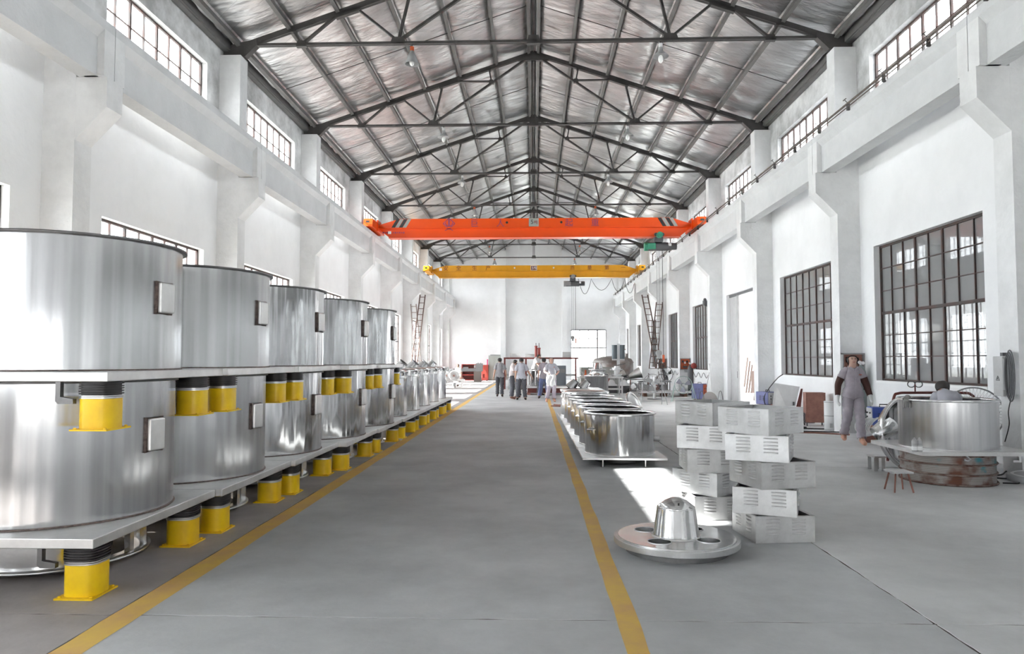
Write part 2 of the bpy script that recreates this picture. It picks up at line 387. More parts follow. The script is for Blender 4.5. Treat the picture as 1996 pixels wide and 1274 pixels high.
# ---------------------------------------------------------------- columns, corbels, runway beams
def column(side, k):
    y = 10.52 + 6 * k; s = side
    lab = '%s whitewashed concrete column on the %s wall, counted from the camera' % (ordn(k) if k >= 0 else 'nearest', 'left' if s < 0 else 'right')
    if k < 0: lab = 'concrete column of the %s wall standing %s the camera' % ('left' if s < 0 else 'right', {-1: 'just beside', -2: 'just behind', -3: 'farther behind'}[k])
    c = thing('concrete_column', lab, 'column', (s * (XC + .25), y + .2, 0), group='concrete columns')
    bx((0, 0, 4.44), (.5, .42, 8.88)).build('shaft', CONC, c)
    px = lambda x: s * (x - (XC + .25))
    poly = [(px(XC + .02), 5.94), (px(6.47), 5.94), (px(6.47), 5.48), (px(XC + .02), 4.96)]
    MB().prism(poly, 'y', -.207, .207).build('corbel', CONC, c)
for k in range(-3, 9):
    for s in (-1, 1): column(s, k)
for k in range(-3, 8):
    for s in (-1, 1):
        y = 10.73 + 6 * k
        lab = '%s concrete crane runway beam along the %s wall, counted from the camera' % (ordn(k + 1) if k >= -1 else 'unseen', 'left' if s < 0 else 'right')
        c = thing('runway_beam', lab, 'beam', (s * 6.75, y + 3, 5.94), group='crane runway beams')
        fx = lambda v: -s * v
        bx((0, 0, .33), (.30, 5.98, .66)).build('beam_web', BEAM, c)
        MB().prism([(-.15, .60), (.15, .60), (.26, .72), (.26, .86), (-.26, .86), (-.26, .72)], 'y', -2.99, 2.99).build('beam_flange', BEAM, c)
        for e in (-2.86, 2.86): bx((-s * .10, e, .36), (.32, .26, .72)).build('end_block', CONC, c)
for s in (-1, 1):
    r = thing('crane_rail', 'dark steel crane rail on top of the %s runway beams' % ('left' if s < 0 else 'right'), 'rail', (s * 6.72, (Y0 + Y1) / 2, 6.8))
    L = Y1 - Y0 - 1.5
    MB().box((0, 0, .015), (.12, L, .03)).box((0, 0, .06), (.04, L, .08)).box((0, 0, .11), (.07, L, .035)).build('rail_bar', M('rusty_rail', (.16, .13, .115), .7, var=.3, vs=8), r)
    if s > 0:
        MB().tube([(-.28, -L / 2, .10), (-.28, L / 2, .10)], .022).tube([(-.28, -L / 2, .03), (-.28, L / 2, .03)], .012).build('power_rail', M('rusty_rail', (.2, .2, .2)), r)
        q = MB()
        y = -20.0
        while y < L / 2 - .5:
            q.box((-.27, y, .03), (.06, .04, .14)).bar((-.27, y, .1), (-.33, y + .04, .2), .014).bar((-.33, y - .05, .19), (-.33, y + .09, .19), .014); y += 1.5
        q.build('conductor_clip', STEEL_D, r)['kind'] = 'stuff'

# ---------------------------------------------------------------- roof: foil strips, purlins, tie rods
ce = struct(MB().prism([(-XW - WT, RZ(XW + WT) + .06), (0, RZ(0) + .06), (XW + WT, RZ(XW + WT) + .06), (XW + WT, RZ(XW + WT) + .12), (0, RZ(0) + .12), (-XW - WT, RZ(XW + WT) + .12)], 'y', Y0 - .3, Y1 + .3).build('ceiling', MGREY))
PX = [.14, 1.17, 2.34, 3.50, 4.67, 5.84, 7.05]
from mathutils import noise
def foil(x0, x1, s):
    nx = 9; ny = 330; vs = []
    for j in range(ny + 1):
        y = Y0 + (Y1 - Y0) * j / ny
        for i in range(nx + 1):
            u = i / nx; x = s * (x0 + (x1 - x0) * u); e = math.sin(PI * u) ** .5
            h = noise.noise((x * 1.1, y * 2.2, 3)) * .05 + noise.noise((x * 3.1, y * 4.4, 9)) * .022 + abs(math.sin(y * 4.4 + x * 1.5 + noise.noise((x, y * .7, 1)) * 3)) * -.02
            vs.append((x, y, RZ(x) - .03 + (h - .045) * e))
    return MB().add(vs, [(j * (nx + 1) + i, j * (nx + 1) + i + 1, (j + 1) * (nx + 1) + i + 1, (j + 1) * (nx + 1) + i) for j in range(ny) for i in range(nx)], True).build('foil_blanket', FOIL, ce)
edges = [0.0] + PX[1:] + [XW]
for s in (-1, 1):
    for a, b in zip(edges, edges[1:]): foil(a, b, s)
    # diamond wire netting under the foil
    nb = MB(); stp = .62
    def pt(x, y): return Vector((s * x, y, RZ(x) - .085))
    for dirn in (1, -1):
        y = Y0 - 8
        while y < Y1:
            a = (0.1, y) if dirn > 0 else (7.3, y); b = (7.3, y + 5) if dirn > 0 else (.1, y + 5)
            if a[1] > 2 and b[1] < Y1:
                p, q = pt(*a), pt(*b); w = Vector((0, .0035, 0)); z = Vector((0, 0, .002))
                nb.add([p - w, p + w, q + w, q - w], [(0, 1, 2, 3)])
            y += stp
    n = nb.build('wire_netting', STEEL_P, ce); n['kind'] = 'stuff'
    for x in PX:
        z = RZ(x) - .16; R = Matrix.Rotation(s * math.atan(.338), 3, 'Y'); Ly = Y1 - Y0
        p = MB()
        p.box((0, 0, 0), (.012, Ly, .18), R=R)
        for dz in (-.085, .085): p.box(R @ Vector((s * .04, 0, dz)), (.09, Ly, .012), R=R)
        p.build('purlin', STEEL_P, ce, (s * x, (Y0 + Y1) / 2, z))
    for k in range(-3, 8):
        y = 13.72 + 6 * k
        MB().tube([(s * .2, y, RZ(.2) - .15), (s * 7.0, y, RZ(7.0) - .15)], .011, 6).build('sag_rod', STEEL_D, ce)
    MB().box((s * 7.28, (Y0 + Y1) / 2, 9.16), (.05, Y1 - Y0, .22)).box((s * 7.36, (Y0 + Y1) / 2, 9.04), (.14, Y1 - Y0, .04)).build('eave_beam', STEEL_P, ce)

# ---------------------------------------------------------------- trusses
def make_truss():
    t = thing('roof_truss', 'x', 'truss', (0, 0, 0), group='steel roof trusses')
    tc = lambda x: 11.53 - .338 * abs(x)
    for s in (-1, 1):
        MB().bar((s * 7.15, -.035, tc(7.15)), (0, -.035, tc(0)), .05, .13).bar((s * 7.15, .035, tc(7.15)), (0, .035, tc(0)), .05, .13).build('top_chord', STEEL_D, t)
        N = {'A': (5.56, 9.2), 'B': (3.23, 9.25), 'T1': (5.78, tc(5.78)), 'T2': (4.66, tc(4.66)), 'T2b': (4.26, tc(4.26)), 'T3': (2.93, tc(2.93)), 'T4': (1.44, tc(1.44)), 'S': (1.36, 10.62), 'SL': (2.55, 10.62), 'AP': (.1, tc(.1) - .06)}
        for a, b, w in (('A', 'T1', .05), ('A', 'T2', .05), ('T2b', 'B', .05), ('B', 'T3', .055), ('B', 'AP', .06), ('S', 'T4', .045), ('S', 'SL', .04)):
            pa, pb = N[a], N[b]
            MB().bar((s * pa[0], 0, pa[1]), (s * pb[0], 0, pb[1]), .09, w).build('web_member', STEEL_D, t)
        def gus(c, w, h, poly=None):
            x, z = c; MB().prism([(s * (x - w), z - h), (s * (x + w), z - h), (s * (x + w * .7), z + h), (s * (x - w * .7), z + h)], 'y', -.06, .06).build('gusset_plate', STEEL_D, t)
        gus((5.56, 9.21), .13, .07); gus((3.23, 9.26), .19, .08)
        for key, w in (('T1', .1), ('T4', .07), ('S', .08)): gus((N[key][0], N[key][1] - .02), w, .06)
        for x in (4.45, 2.75): MB().bar((s * (x - .3), 0, tc(x - .3) - .05), (s * (x + .3), 0, tc(x + .3) - .05), .12, .12).build('gusset_plate', STEEL_D, t)
        MB().prism([(s * 6.62, 9.18), (s * 6.62, 9.32), (s * 7.1, 9.22), (s * 7.42, 9.12), (s * 7.42, 8.9), (s * 6.9, 8.9)], 'y', -.09, .09).build('bearing_shoe', STEEL_D, t)
    MB().box((0, -.035, 9.2), (13.6, .05, .06)).box((0, .035, 9.2), (13.6, .05, .06)).build('bottom_chord', STEEL_D, t)
    MB().box((-.05, 0, 10.3), (.04, .05, 2.3)).box((.05, 0, 10.3), (.04, .05, 2.3)).build('hanger', STEEL_D, t)
    MB().prism([(-.16, 9.14), (.16, 9.14), (.12, 9.34), (-.12, 9.34)], 'y', -.06, .06).build('gusset_plate', STEEL_D, t)
    MB().prism([(-.5, 11.28), (.5, 11.28), (.5, 11.38), (0, 11.56), (-.5, 11.38)], 'y', -.06, .06).build('gusset_plate', STEEL_D, t)
    return t
tr0 = make_truss(); first = True
for k in range(-3, 8):
    y = 10.73 + 6 * k
    lab = 'dark steel roof truss, %s from the camera' % ordn(k - 1) if k >= 1 else 'dark steel roof truss %s' % {-3: 'farthest behind the camera', -2: 'two bays behind the camera', -1: 'just behind the camera', 0: 'high above the frame before the first visible one'}[k]
    if first: tr0.location = (0, y, 0); tr0['label'] = lab; first = False
    else: dup(tr0, (0, y, 0), 0, lab)

# ---------------------------------------------------------------- pendant lamps
def lamp(x, y, z, kind, lab):
    t = thing('pendant_lamp', lab, 'lamp', (x, y, z), group='pendant lamps under the roof')
    MB().tube([(0, 0, .24), (0, 0, 9.18 - z)], .010, 6).build('cable', BLACK, t)
    MB().cyl((0, 0, .17), .05, .12, 12).build('lamp_holder', ORED if kind == 'cone' else WHT, t)
    if kind == 'cone': MB().lathe([(.045, .2), (.17, -.13), (.165, -.13), (.04, .18)], 28).build('lamp_shade', MGREY, t)
    else: MB().lathe([(.05, .2), (.06, .1), (.18, .0), (.19, -.02), (.05, .08)], 28).build('lamp_shade', LGREY, t)
    MB().ball((0, 0, -.08), .06, 12, (1, 1, 1.6)).build('bulb', M('lamp_bulb', (.95, .95, .92), .3), t)
for i in range(7):
    y = 16.73 + 6 * i
    for s in (-1, 1):
        k = 'cone' if (s < 0 and i in (0, 3, 4, 5, 6)) or (s > 0 and i in (3, 4, 5, 6)) else 'dish'
        lamp(-2.9 if s < 0 else 3.0, y, 8.82, k, '%s %s pendant lamp from the camera on the %s side of the roof' % (ordn(i), 'cone-shaded' if k == 'cone' else 'wide-dish', 'left' if s < 0 else 'right'))
# ---------------------------------------------------------------- overhead cranes
def girder(mb, yf, yb, z0, z1, xe, xt, zt):
    """box girder, tapered at both ends: outline (x,z) prism; lower flange web stepped"""
    mb.prism([(-xe, z0 + .36), (-xe, zt), (-xt, z1), (xt, z1), (xe, zt), (xe, z0 + .36), (xe - .25, z0 + .36), (-xe + .25, z0 + .36)], 'y', yf, yb)
    mb.prism([(-xe + .0, z0 + .36), (xe - .0, z0 + .36), (xe - .45, z0), (-xe + .45, z0)], 'y', yf + .05, yb - .05)
def crane(name, lab, y, z0, z1, mat, zt):
    t = thing(name, lab, 'crane', (0, y, z0)); h = z1 - z0
    mb = MB(); girder(mb, -.2, .2, 0, h, 6.32, 5.48, zt - z0); mb.build('girder', mat, t)
    MB().prism([(-5.9, .0), (5.9, .0), (5.9, -.02), (-5.9, -.02)], 'y', -.24, .24).build('girder_flange', mat, t)
    b = MB(); b.prism([(-6.33, .37), (6.33, .37), (6.33, .40), (-6.33, .40)], 'y', -.235, -.19); b.build('web_lip', mat, t)
    for s in (-1, 1):
        e = MB().prism([(-1.15, .30), (-1.05, .62), (1.05, .62), (1.15, .30)], 'x', s * 6.36, s * 6.72).build('end_carriage', mat, t)
        MB().box((s * 6.54, -1.155, .48), (.14, .02, .08)).build('buffer', BLACK, e)
        bx((s * 6.34, 0, .48), (.06, .62, .44)).build('joint_plate', mat, t)
        for yy in (-.85, .85):
            MB().cyl((s * 6.66, yy, .345), .11, .12, 20, R=Matrix.Rotation(s * PI / 2, 3, 'Y')).build('wheel', STEEL_D, t)
    return t
co = crane('overhead_crane', 'bright orange overhead travelling crane girder, the nearer of the two', 29.0, 6.61, 7.37, ORG, 7.12)
PUR = M('crane_lettering_violet', (.30, .06, .14), .5)
STR = M('hazard_grey', (.36, .36, .33), .5)
for ch, x in (('巨', -2.41), ('人', -1.35), ('起', 1.42), ('重', 2.47)): text(ch, .34, (x, -.205, .55), PUR, co)
# diamond emblem
mb = MB(); cx, cz = -3.44, .56
for k in range(4):
    a, b = [(cx + .24 * math.cos(PI / 2 * j), cz + .22 * math.sin(PI / 2 * j)) for j in (k, k + 1)]; mb.bar((a[0], -.204, a[1]), (b[0], -.204, b[1]), .008, .03)
mb.bar((cx, -.204, cz - .12), (cx, -.204, cz + .2), .008, .07)
for k in range(8):
    a0, a1 = PI + PI * k / 8, PI + PI * (k + 1) / 8
    mb.bar((cx + .15 * math.cos(a0), -.204, cz + .04 + .15 * math.sin(a0)), (cx + .15 * math.cos(a1), -.204, cz + .04 + .15 * math.sin(a1)), .008, .035)
mb.bar((cx - .16, -.204, cz - .28), (cx + .10, -.204, cz - .18), .008, .03).bar((cx + .16, -.204, cz - .28), (cx - .10, -.204, cz - .18), .008, .03)
mb.build('emblem', PUR, co)
for s in (-1, 1):
    for k in range(4):
        x = s * (4.98 + .155 * k); q = MB().prism([(x + s * .14, .36 + .41), (x + s * .01, .36 + .41), (x + s * .25, .36), (x + s * .38, .36)] if 0 else [(x, .75), (x + s * .14, .75), (x + s * .36, .38), (x + s * .22, .38)], 'y', -.207, -.20)
        q.build('hazard_stripe', STR if k % 2 == (1 if s > 0 else 0) else BLACK, co)
pl = bx((0, -.206, .59), (.40, .012, .33)).build('capacity_plate', M('plate_grey', (.38, .40, .36), .5), co)
text('5', .24, (-.07, -.216, .60), BLACK, pl); text('吨', .16, (.085, -.216, .58), RED, pl)
for x in (-1.09, 1.11): MB().cyl((x, -.20, .59), .05, .01, 16, R=Matrix.Rotation(PI / 2, 3, 'X')).build('girder_hole', BLACK, co)
mk = bx((-5.86, -.206, .2), (.13, .012, .11)).build('maker_plate', WHT, co)
mb = MB()
for k in range(9): mb.box((-6.12 + .085 * k + (.16 if k > 2 else 0), -.205, .2), (.05, .008, .07 - .03 * (k % 2)))
mb.build('maker_lettering', PUR, co)['kind'] = 'stuff'

def hoist(y, x, ztop, grn, lab, hook_z):
    t = thing('electric_hoist', lab, 'hoist', (x, y, ztop)); a, b = (GRN, DGREY) if grn else (MGREY, DGREY); RY = Matrix.Rotation(PI / 2, 3, 'Y')
    bx((0, 0, -.11), (.34, .46, .20)).build('trolley_frame', DGREY, t)
    for s in (-1, 1):
        for k in (-1, 1): MB().cyl((k * .13, s * .29, .07), .075, .05, 16, R=Matrix.Rotation(-s * PI / 2, 3, 'X')).build('trolley_wheel', STEEL_D, t)
    MB().cyl((.0, -.48, .04), .12, .20, 20, R=Matrix.Rotation(-PI / 2, 3, 'X')).cyl((0, -.52, .04), .07, .05, 16, R=Matrix.Rotation(-PI / 2, 3, 'X')).build('travel_motor', a, t)
    MB().cyl((-.42, 0, -.37), .17, .82, 24, R=RY).build('drum_casing', DGREY, t)
    o = bx((-.28, -.14, -.37), (.34, .1, .25)).build('gear_cover', a, t); bevel(o, .03)
    MB().cyl((-.55, 0, -.37), .175, .14, 24, R=RY).build('end_cover', a, t)
    MB().cyl((.40, 0, -.36), .14, .34, 24, R=RY).build('lifting_motor', b, t)
    q = MB()
    for k in range(7): q.cyl((.42 + .04 * k, 0, -.36), .15, .012, 24, R=RY)
    q.build('cooling_fin', b, t)['kind'] = 'stuff'
    bx((.45, -.155, -.31), (.12, .02, .11)).build('rating_plate', WHT, t)
    r = MB()
    for dx in (-.06, .04): r.tube([(dx, 0, -.5), (dx, 0, hook_z - ztop + .5)], .009, 6)
    r.build('wire_rope', MGREY, t)
    MB().tube([(.16, -.05, -.5), (.17, -.05, hook_z - ztop + .3)], .012, 6).build('control_cable', BLACK, t)
    p = bx((.17, -.05, hook_z - ztop + .2), (.08, .06, .3)).build('pendant_control', ORED, t)
    hz = hook_z - ztop
    k = MB().cyl((-.01, -.06, hz + .42), .12, .10, 20, R=Matrix.Rotation(-PI / 2, 3, 'X')).box((-.01, -.01, hz + .3), (.14, .08, .2)).build('hook_block', MGREY, t)
    pts = [(-.01 + .09 * math.sin(a), 0, hz + .08 - .09 * math.cos(a)) for a in [PI + .2 - j * .35 for j in range(14)]]
    MB().tube([(-.01, 0, hz + .25)] + pts, .022, 8).build('hook', STEEL_D, k)
    return t
h1 = hoist(29.0, 5.02, 6.59, True, 'green and grey wire rope hoist running under the orange crane girder', 1.5)
h2 = hoist(44.3, 2.40, 6.72, False, 'brown-grey wire rope hoist running under the amber crane girder', 2.6)
cyn = crane('overhead_crane', 'weathered amber yellow overhead crane girder, the farther of the two', 44.3, 6.74, 7.48, YCR, 7.22)
DRK = M('crane_lettering_brown', (.16, .04, .02), .6)
for ch, x in zip('安全生产质量第一', (-5.46, -4.66, -3.67, -2.83, 2.38, 3.43, 4.49, 5.49)): text(ch, .33 if x < 0 else .29, (x, -.205, .56), DRK, cyn)
pl = bx((0, -.206, .57), (.40, .012, .30)).build('capacity_plate', M('plate_white', (.7, .68, .62), .5), cyn); bx((0, -.214, .57), (.35, .006, .25)).build('plate_field', DRK, pl)
text('5', .22, (-.08, -.222, .57), WHT, pl); text('吨', .19, (.085, -.222, .57), WHT, pl)
for x in (-1.19, 1.22): MB().cyl((x, -.20, .58), .05, .01, 16, R=Matrix.Rotation(PI / 2, 3, 'X')).build('girder_hole', WHT, cyn)
bx((-5.78, -.206, .5), (.17, .01, .15)).build('maker_plate', WHT, cyn)
# festoon cable under the amber crane
mb = MB(); xs_ = [2.85, 4.15, 5.35, 6.3]; pts = []
for a, b, d in ((2.75, 3.55, .95), (3.55, 4.8, .72), (4.8, 5.6, .80), (5.6, 6.25, .9)):
    pts += [(a + (b - a) * u / 10, 44.3, 6.66 - d * (1 - (2 * u / 10 - 1) ** 2)) for u in range(10)]
tag(MB().tube(pts, .016, 6).build('festoon_cable', BLACK), 'black festoon cable sagging in loops below the amber crane', 'cable')

# ---------------------------------------------------------------- large stacked tanks on the left
def foot(parent, x, y, z=0):
    """oblong yellow spring housing hanging under a base plate; top at +.35"""
    def ob(r, z0, z1, n=28, gx=1., gy=1.):
        vs = []
        for z_ in (z0, z1):
            for i in range(n):
                a = 2 * PI * i / n; c, s_ = math.cos(a), math.sin(a)
                vs.append((x + r * gx * math.copysign(abs(c) ** .62, c), y + r * gy * math.copysign(abs(s_) ** .62, s_), z_ + z))
        return vs, [(i, (i + 1) % n, n + (i + 1) % n, n + i) for i in range(n)], [tuple(range(n - 1, -1, -1)), tuple(range(n, 2 * n))]
    def add(mb, r, z0, z1, **k):
        v, f, c = ob(r, z0, z1, **k); mb.add(v, f, True); mb.add(v, c); return mb
    f = add(MB(), .122, .012, .225).build('support_foot', YEL, parent)
    bx((x, y + .0, z + .006), (.27, .31, .012)).build('foot_flange', YEL, f)
    q = MB()
    for sx in (-.11, .11):
        for sy in (-.13, .13): q.cyl((x + sx, y + sy, z + .012), .011, .01, 8)
    q.build('anchor_bolt', YEL, f)['kind'] = 'stuff'
    add(add(MB(), .127, .227, .239), .127, .243, .250).build('clamp_ring', SAT, f)
    b = MB(); add(b, .116, .25, .35)
    for k in range(5): add(b, .130, .258 + .018 * k, .266 + .018 * k)
    b.build('bellows', BLK, f)
    return f
def hook_bracket(x, y, z, parent, s=1):
    MB().prism([(0, 0), (.035, 0), (.035, -.11), (.13, -.125), (.13, -.16), (.02, -.16), (0, -.14)], 'y', -.02, .02).build('hook_bracket', RIM, parent, (x, y, z))
def rounded_plate(parent, w, zt, th, y0=-.945, y1=.945, mat=None):
    o = bx((0, (y0 + y1) / 2, zt - th / 2), (w, y1 - y0, th)).build('base_plate', mat or PLATE, parent); bevel(o, .006); return o
def hatch(parent, cx, cy, r, ang, z, w=.19, h=.27):
    R = Matrix.Rotation(ang, 3, 'Z'); rad = Vector((math.cos(ang), math.sin(ang), 0)); c = Vector((cx, cy, z)) + rad * (r + .012)
    a = MB().box(c, (.07, w, h), R=R).build('hatch_pad', PLATE, parent); bevel(a, .012)
    t = Vector((-math.sin(ang), math.cos(ang), 0)); u = Vector((0, 0, 1)); c2 = Vector((cx, cy, z)) + rad * (r + .006)
    P = [c2 + t * (i * (w / 2 + .004)) + u * (j * (h / 2 + .004)) for i, j in ((-1, -1), (1, -1), (1, 1), (-1, 1))]
    MB().tube(P, .015, 8, closed=True).build('weld_bead', WELD, a)
def shell(parent, cx, cy, r, z0, z1, mat, rim=.024, name='shell'):
    o = MB().lathe([(r, z0), (r, z1)], 128).lathe([(r - .012, z1), (r - .012, z0 + .01)], 96).lathe([(r - .012, z0 + .012), (.001, z0 + .012)], 96).build(name, mat, parent, (cx, cy, 0))
    MB().lathe([(r - .03, z1 - .004), (r + rim, z1 - .004), (r + rim, z1 + .014), (r - .03, z1 + .014), (r - .03, z1 - .004)], 96).build('rim_flange', RIM, o)
    pts = [((r + .004) * math.cos(a), (r + .004) * math.sin(a), z0 + .004) for a in [2 * PI * i / 96 for i in range(96)]]
    MB().tube(pts, .009, 6, closed=True).build('base_weld', WELD, o)
    return o
def under_drum(t, cx, cy):
    d = MB().lathe([(.62, .075), (.62, .35)], 48, a0=PI * .95, a1=PI * 1.80).build('bearing_drum', MIR, t, (cx, cy, 0))
    MB().lathe([(.56, .055), (.69, .055), (.69, .075), (.56, .075), (.56, .055)], 64).build('drum_ring', SAT, d)
    MB().lathe([(.40, .075), (.40, .35)], 32).build('bearing_core', BLK, d)
    for a in (-.1, .35, .9, 1.6, 2.3): bx((.64 * math.cos(a), .64 * math.sin(a), .21), (.05, .05, .28), a).build('drum_strut', MIR, d)
    for k in range(5): MB().cyl((.3 * math.cos(k * 1.256), .3 * math.sin(k * 1.256), 0), .03, .06, 8).build('levelling_bolt', RIM, d)
PITCH = [(4.90, -3.03), (6.805, -2.97), (8.76, -2.92), (10.69, -2.79), (12.74, -2.75)]
RT = .86
for i, (ys_, xr) in enumerate(PITCH):
    nm = ['nearest', 'second', 'third', 'fourth', 'fifth'][i]
    pitch = (PITCH + [(14.94, 0)])[i + 1][0] - ys_ - .012; pc = ys_ + pitch / 2
    lo = thing('steel_tank', '%s large stainless tank of the lower tier, standing on yellow feet' % nm, 'tank', (xr - .96, pc, 0), group='large steel tanks of the lower tier')
    cx, cyy = .03 + (.02 * i), .08
    rounded_plate(lo, 1.92, .42, .07, -pitch / 2, pitch / 2)
    sh = shell(lo, cx, cyy, RT, .42, 1.478, INOX if i < 2 else INOX2)
    ang = -.15 + .01 * i; hatch(sh, 0, 0, RT, ang, 1.045, .18, .26)
    for fx in (.96 - .135, -.96 + .135):
        for fy in (-pitch / 2 + .16, pitch / 2 - .34): foot(lo, fx, fy)
    under_drum(lo, cx, cyy); hook_bracket(.50, -pitch / 2 + .12, .35, lo)
    up = thing('steel_tank', '%s large stainless tank of the upper tier, resting on the tank below' % nm, 'tank', (xr - .96 + .01, pc + .1 - .02 * i, 1.495), group='large steel tanks of the upper tier')
    rounded_plate(up, 1.92, .07, .075 - .005, -pitch / 2 + .0, pitch / 2 - .0)
    sh = shell(up, cx, cyy - .06, RT + .012, .07, 1.10, INOX if i < 2 else INOX2, rim=.035)
    hatch(sh, 0, 0, RT + .012, ang + .03, .665, .18, .25)
    if i == 2: MB().prism([(-.09, -.13), (.09, -.13), (.0, -.02)], 'x', .0, .01)
    for fx in (.96 - .135, -.96 + .135):
        for fy in (-pitch / 2 + .16, pitch / 2 - .34): foot(up, fx, fy, -.35)
    hook_bracket(.56, -pitch / 2 + .06, 0, up)
    MB().lathe([(.70, -.03), (.84, -.03), (.84, 0), (.70, 0), (.70, -.03)], 64).build('sealing_ring', WELD, up, (cx, cyy - .06, 0)) if 0 else None

# lidded tanks farther along
def neck(parent, x, y, z, ang, tilt=.7, r=.11, L=.26):
    R = Matrix.Rotation(ang, 3, 'Z') @ Matrix.Rotation(tilt, 3, 'Y')
    n = MB().lathe([(r * 1.5, -.08), (r, L)], 24, R=R).build('neck', MIR, parent, (x, y, z))
    MB().lathe([(r * .6, L - .005), (r * 1.18, L - .005), (r * 1.18, L + .02), (r * .6, L + .02)], 24, R=R).lathe([(.001, L + .005), (r * .7, L + .005)], 24, R=R).build('neck_flange', RIM, n)
for i in range(5):
    ys_ = 15.05 + 1.79 * i; xr = -2.72
    t = thing('lidded_tank', '%s polished tank with flat lid and slanting neck, counted from the stacked tanks' % ordn(i), 'tank', (xr - .82, ys_ + .88, 0), group='lidded tanks beyond the stacks')
    rounded_plate(t, 1.64, .42, .07, -.88, .88)
    sh = shell(t, 0, 0, .70, .42, 1.36, INOX2, rim=.03)
    MB().lathe([(.735, 1.375), (.735, 1.40), (.6, 1.43), (.2, 1.45), (.001, 1.452)], 64).build('lid', MIR, sh)
    neck(sh, .20, .05, 1.46, -.2 + .1 * i, r=.10, L=.15)
    for k in range(10):
        a = 2 * PI * k / 10 + .2
        c = MB().box((.75, 0, 1.36), (.05, .05, .12)).tube([(.77, 0, 1.42), (.80, 0, 1.30), (.79, 0, 1.18)], .012, 6).build('lid_clamp', MIR, sh); c.rotation_euler = (0, 0, a)
    MB().lathe([(.712, 1.24), (.718, 1.27), (.712, 1.30)], 64).build('shell_band', SAT, sh)
    for fx in (.685, -.685):
        for fy in (-.72, .55): foot(t, fx, fy)

# ---------------------------------------------------------------- low open tanks, right of the aisle
RY0 = 11.10
for i in range(7):
    yc = RY0 + 1.36 * i + .67
    lab = ['nearest low open stainless tank at the head of the right-hand row', 'second low open steel tank of the right-hand row', 'third low open steel tank of the right-hand row', 'fourth low open steel tank of the right-hand row', 'fifth low open steel tank of the right-hand row', 'sixth low tank of the right-hand row, closed by a domed lid', 'last taller tank of the right-hand row with angled necks on its lid'][i]
    t = thing('low_tank', lab, 'tank', (1.39 - .012 * i, yc, 0), group='low tanks right of the aisle')
    rounded_plate(t, 1.30, .15, .035, -.665, .665)
    MB().lathe([(.42, .03), (.42, .115)], 32).build('under_ring', BLK, t)
    for sx in (-.33, .33):
        for sy in (-.55, .5): MB().cyl((sx, sy, 0), .014, .116, 10).cyl((sx, sy, 0), .03, .01, 10).build('levelling_leg', SAT, t)
    sh = MB().lathe([(.56, .15), (.56, .80)], 96).lathe([(.55, .80), (.55, .16)], 96).lathe([(.55, .162), (.001, .162)], 48).build('shell', INOX2 if i else INOX2, t, (.0, .0, 0))
    MB().lathe([(.535, .785), (.575, .775), (.59, .785), (.59, .80), (.575, .808), (.535, .808), (.535, .785)], 96).build('rim_flange', MIR, sh)
    pts = [(.563 * math.cos(a), .563 * math.sin(a), .155) for a in [2 * PI * k / 96 for k in range(96)]]
    MB().tube(pts, .008, 6, closed=True).build('base_weld', SAT, sh)
    MB().tube([(-.03, -.562, .16), (-.03, -.562, .78)], .003, 6).build('seam_weld', SAT, sh)
    MB().tube([(-.50, -.27, .57), (-.55, -.33, .55), (-.46, -.36, .55)], .012, 6).build('side_lug', SAT, sh)
    MB().cyl((.56, .0, .38), .05, .08, 16, R=Matrix.Rotation(PI / 2, 3, 'Y')).build('side_port', SAT, sh)
    if i == 5: MB().lathe([(.60, .81), (.60, .84), (.45, .88), (.15, .90), (.001, .90)], 64).build('lid', MIR, sh)
    if i == 6:
        MB().lathe([(.60, .81), (.60, .84), (.5, .87), (.001, .88)], 64).build('lid', MIR, sh)
        neck(sh, .05, 0, .92, .1, r=.10, L=.18); neck(sh, -.28, .05, .92, .1, r=.10, L=.18)
# open hinged lid standing on edge at the third tank
t = thing('open_tank_lid', 'round dished steel lid propped on edge behind the open tanks', 'lid', (2.22, 15.9, .50))
R = Matrix.Rotation(.32, 3, 'Y') @ Matrix.Rotation(PI / 2 - .05, 3, 'Y')
R = Matrix.Rotation(-1.0, 3, 'Z') @ Matrix.Rotation(PI / 2 + .3, 3, 'X')
R = Matrix.Rotation(-.45, 3, 'Z') @ Matrix.Rotation(PI / 2 - .35, 3, 'Y')
MB().lathe([(.40, 0), (.46, 0), (.46, .05), (.40, .05), (.40, 0)], 64, R=R).build('lid_ring', MIR, t)
MB().lathe([(.41, .03), (.3, .09), (.001, .12)], 48, R=R).build('lid_dish', SAT, t)
bx((.0, .0, -.45), (.06, .06, .10)).build('hinge', SAT, t)
# ---------------------------------------------------------------- pixel to point (1996 x 1274 frame), used to place things at their depth
def at(px, py, Y):
    u = (px - 998) / 1398.1; v = -(py - 637) / 1398.1
    cp, sp = math.cos(.0457), math.sin(.0457); cw, sw = math.cos(.0306), math.sin(.0306)
    yr = cp - sp * v; z = sp + cp * v
    x = cw * u - sw * yr; y = sw * u + cw * yr; t = Y / y
    return Vector((x * t, Y, 1.65 + z * t))
def curve_pts(P, n=6):
    out = []; P = [Vector(p) for p in P]
    for i in range(len(P) - 1):
        p0, p1, p2, p3 = P[max(i - 1, 0)], P[i], P[i + 1], P[min(i + 2, len(P) - 1)]
        for k in range(n):
            t = k / n; out.append(.5 * ((2 * p1) + (-p0 + p2) * t + (2 * p0 - 5 * p1 + 4 * p2 - p3) * t * t + (-p0 + 3 * p1 - 3 * p2 + p3) * t ** 3))
    out.append(P[-1]); return out
def cable(P, r, mat, lab, name='cable', n=6, cat='cable'):
    return tag(MB().tube(curve_pts(P, n), r, 6).build(name, mat), lab, cat)

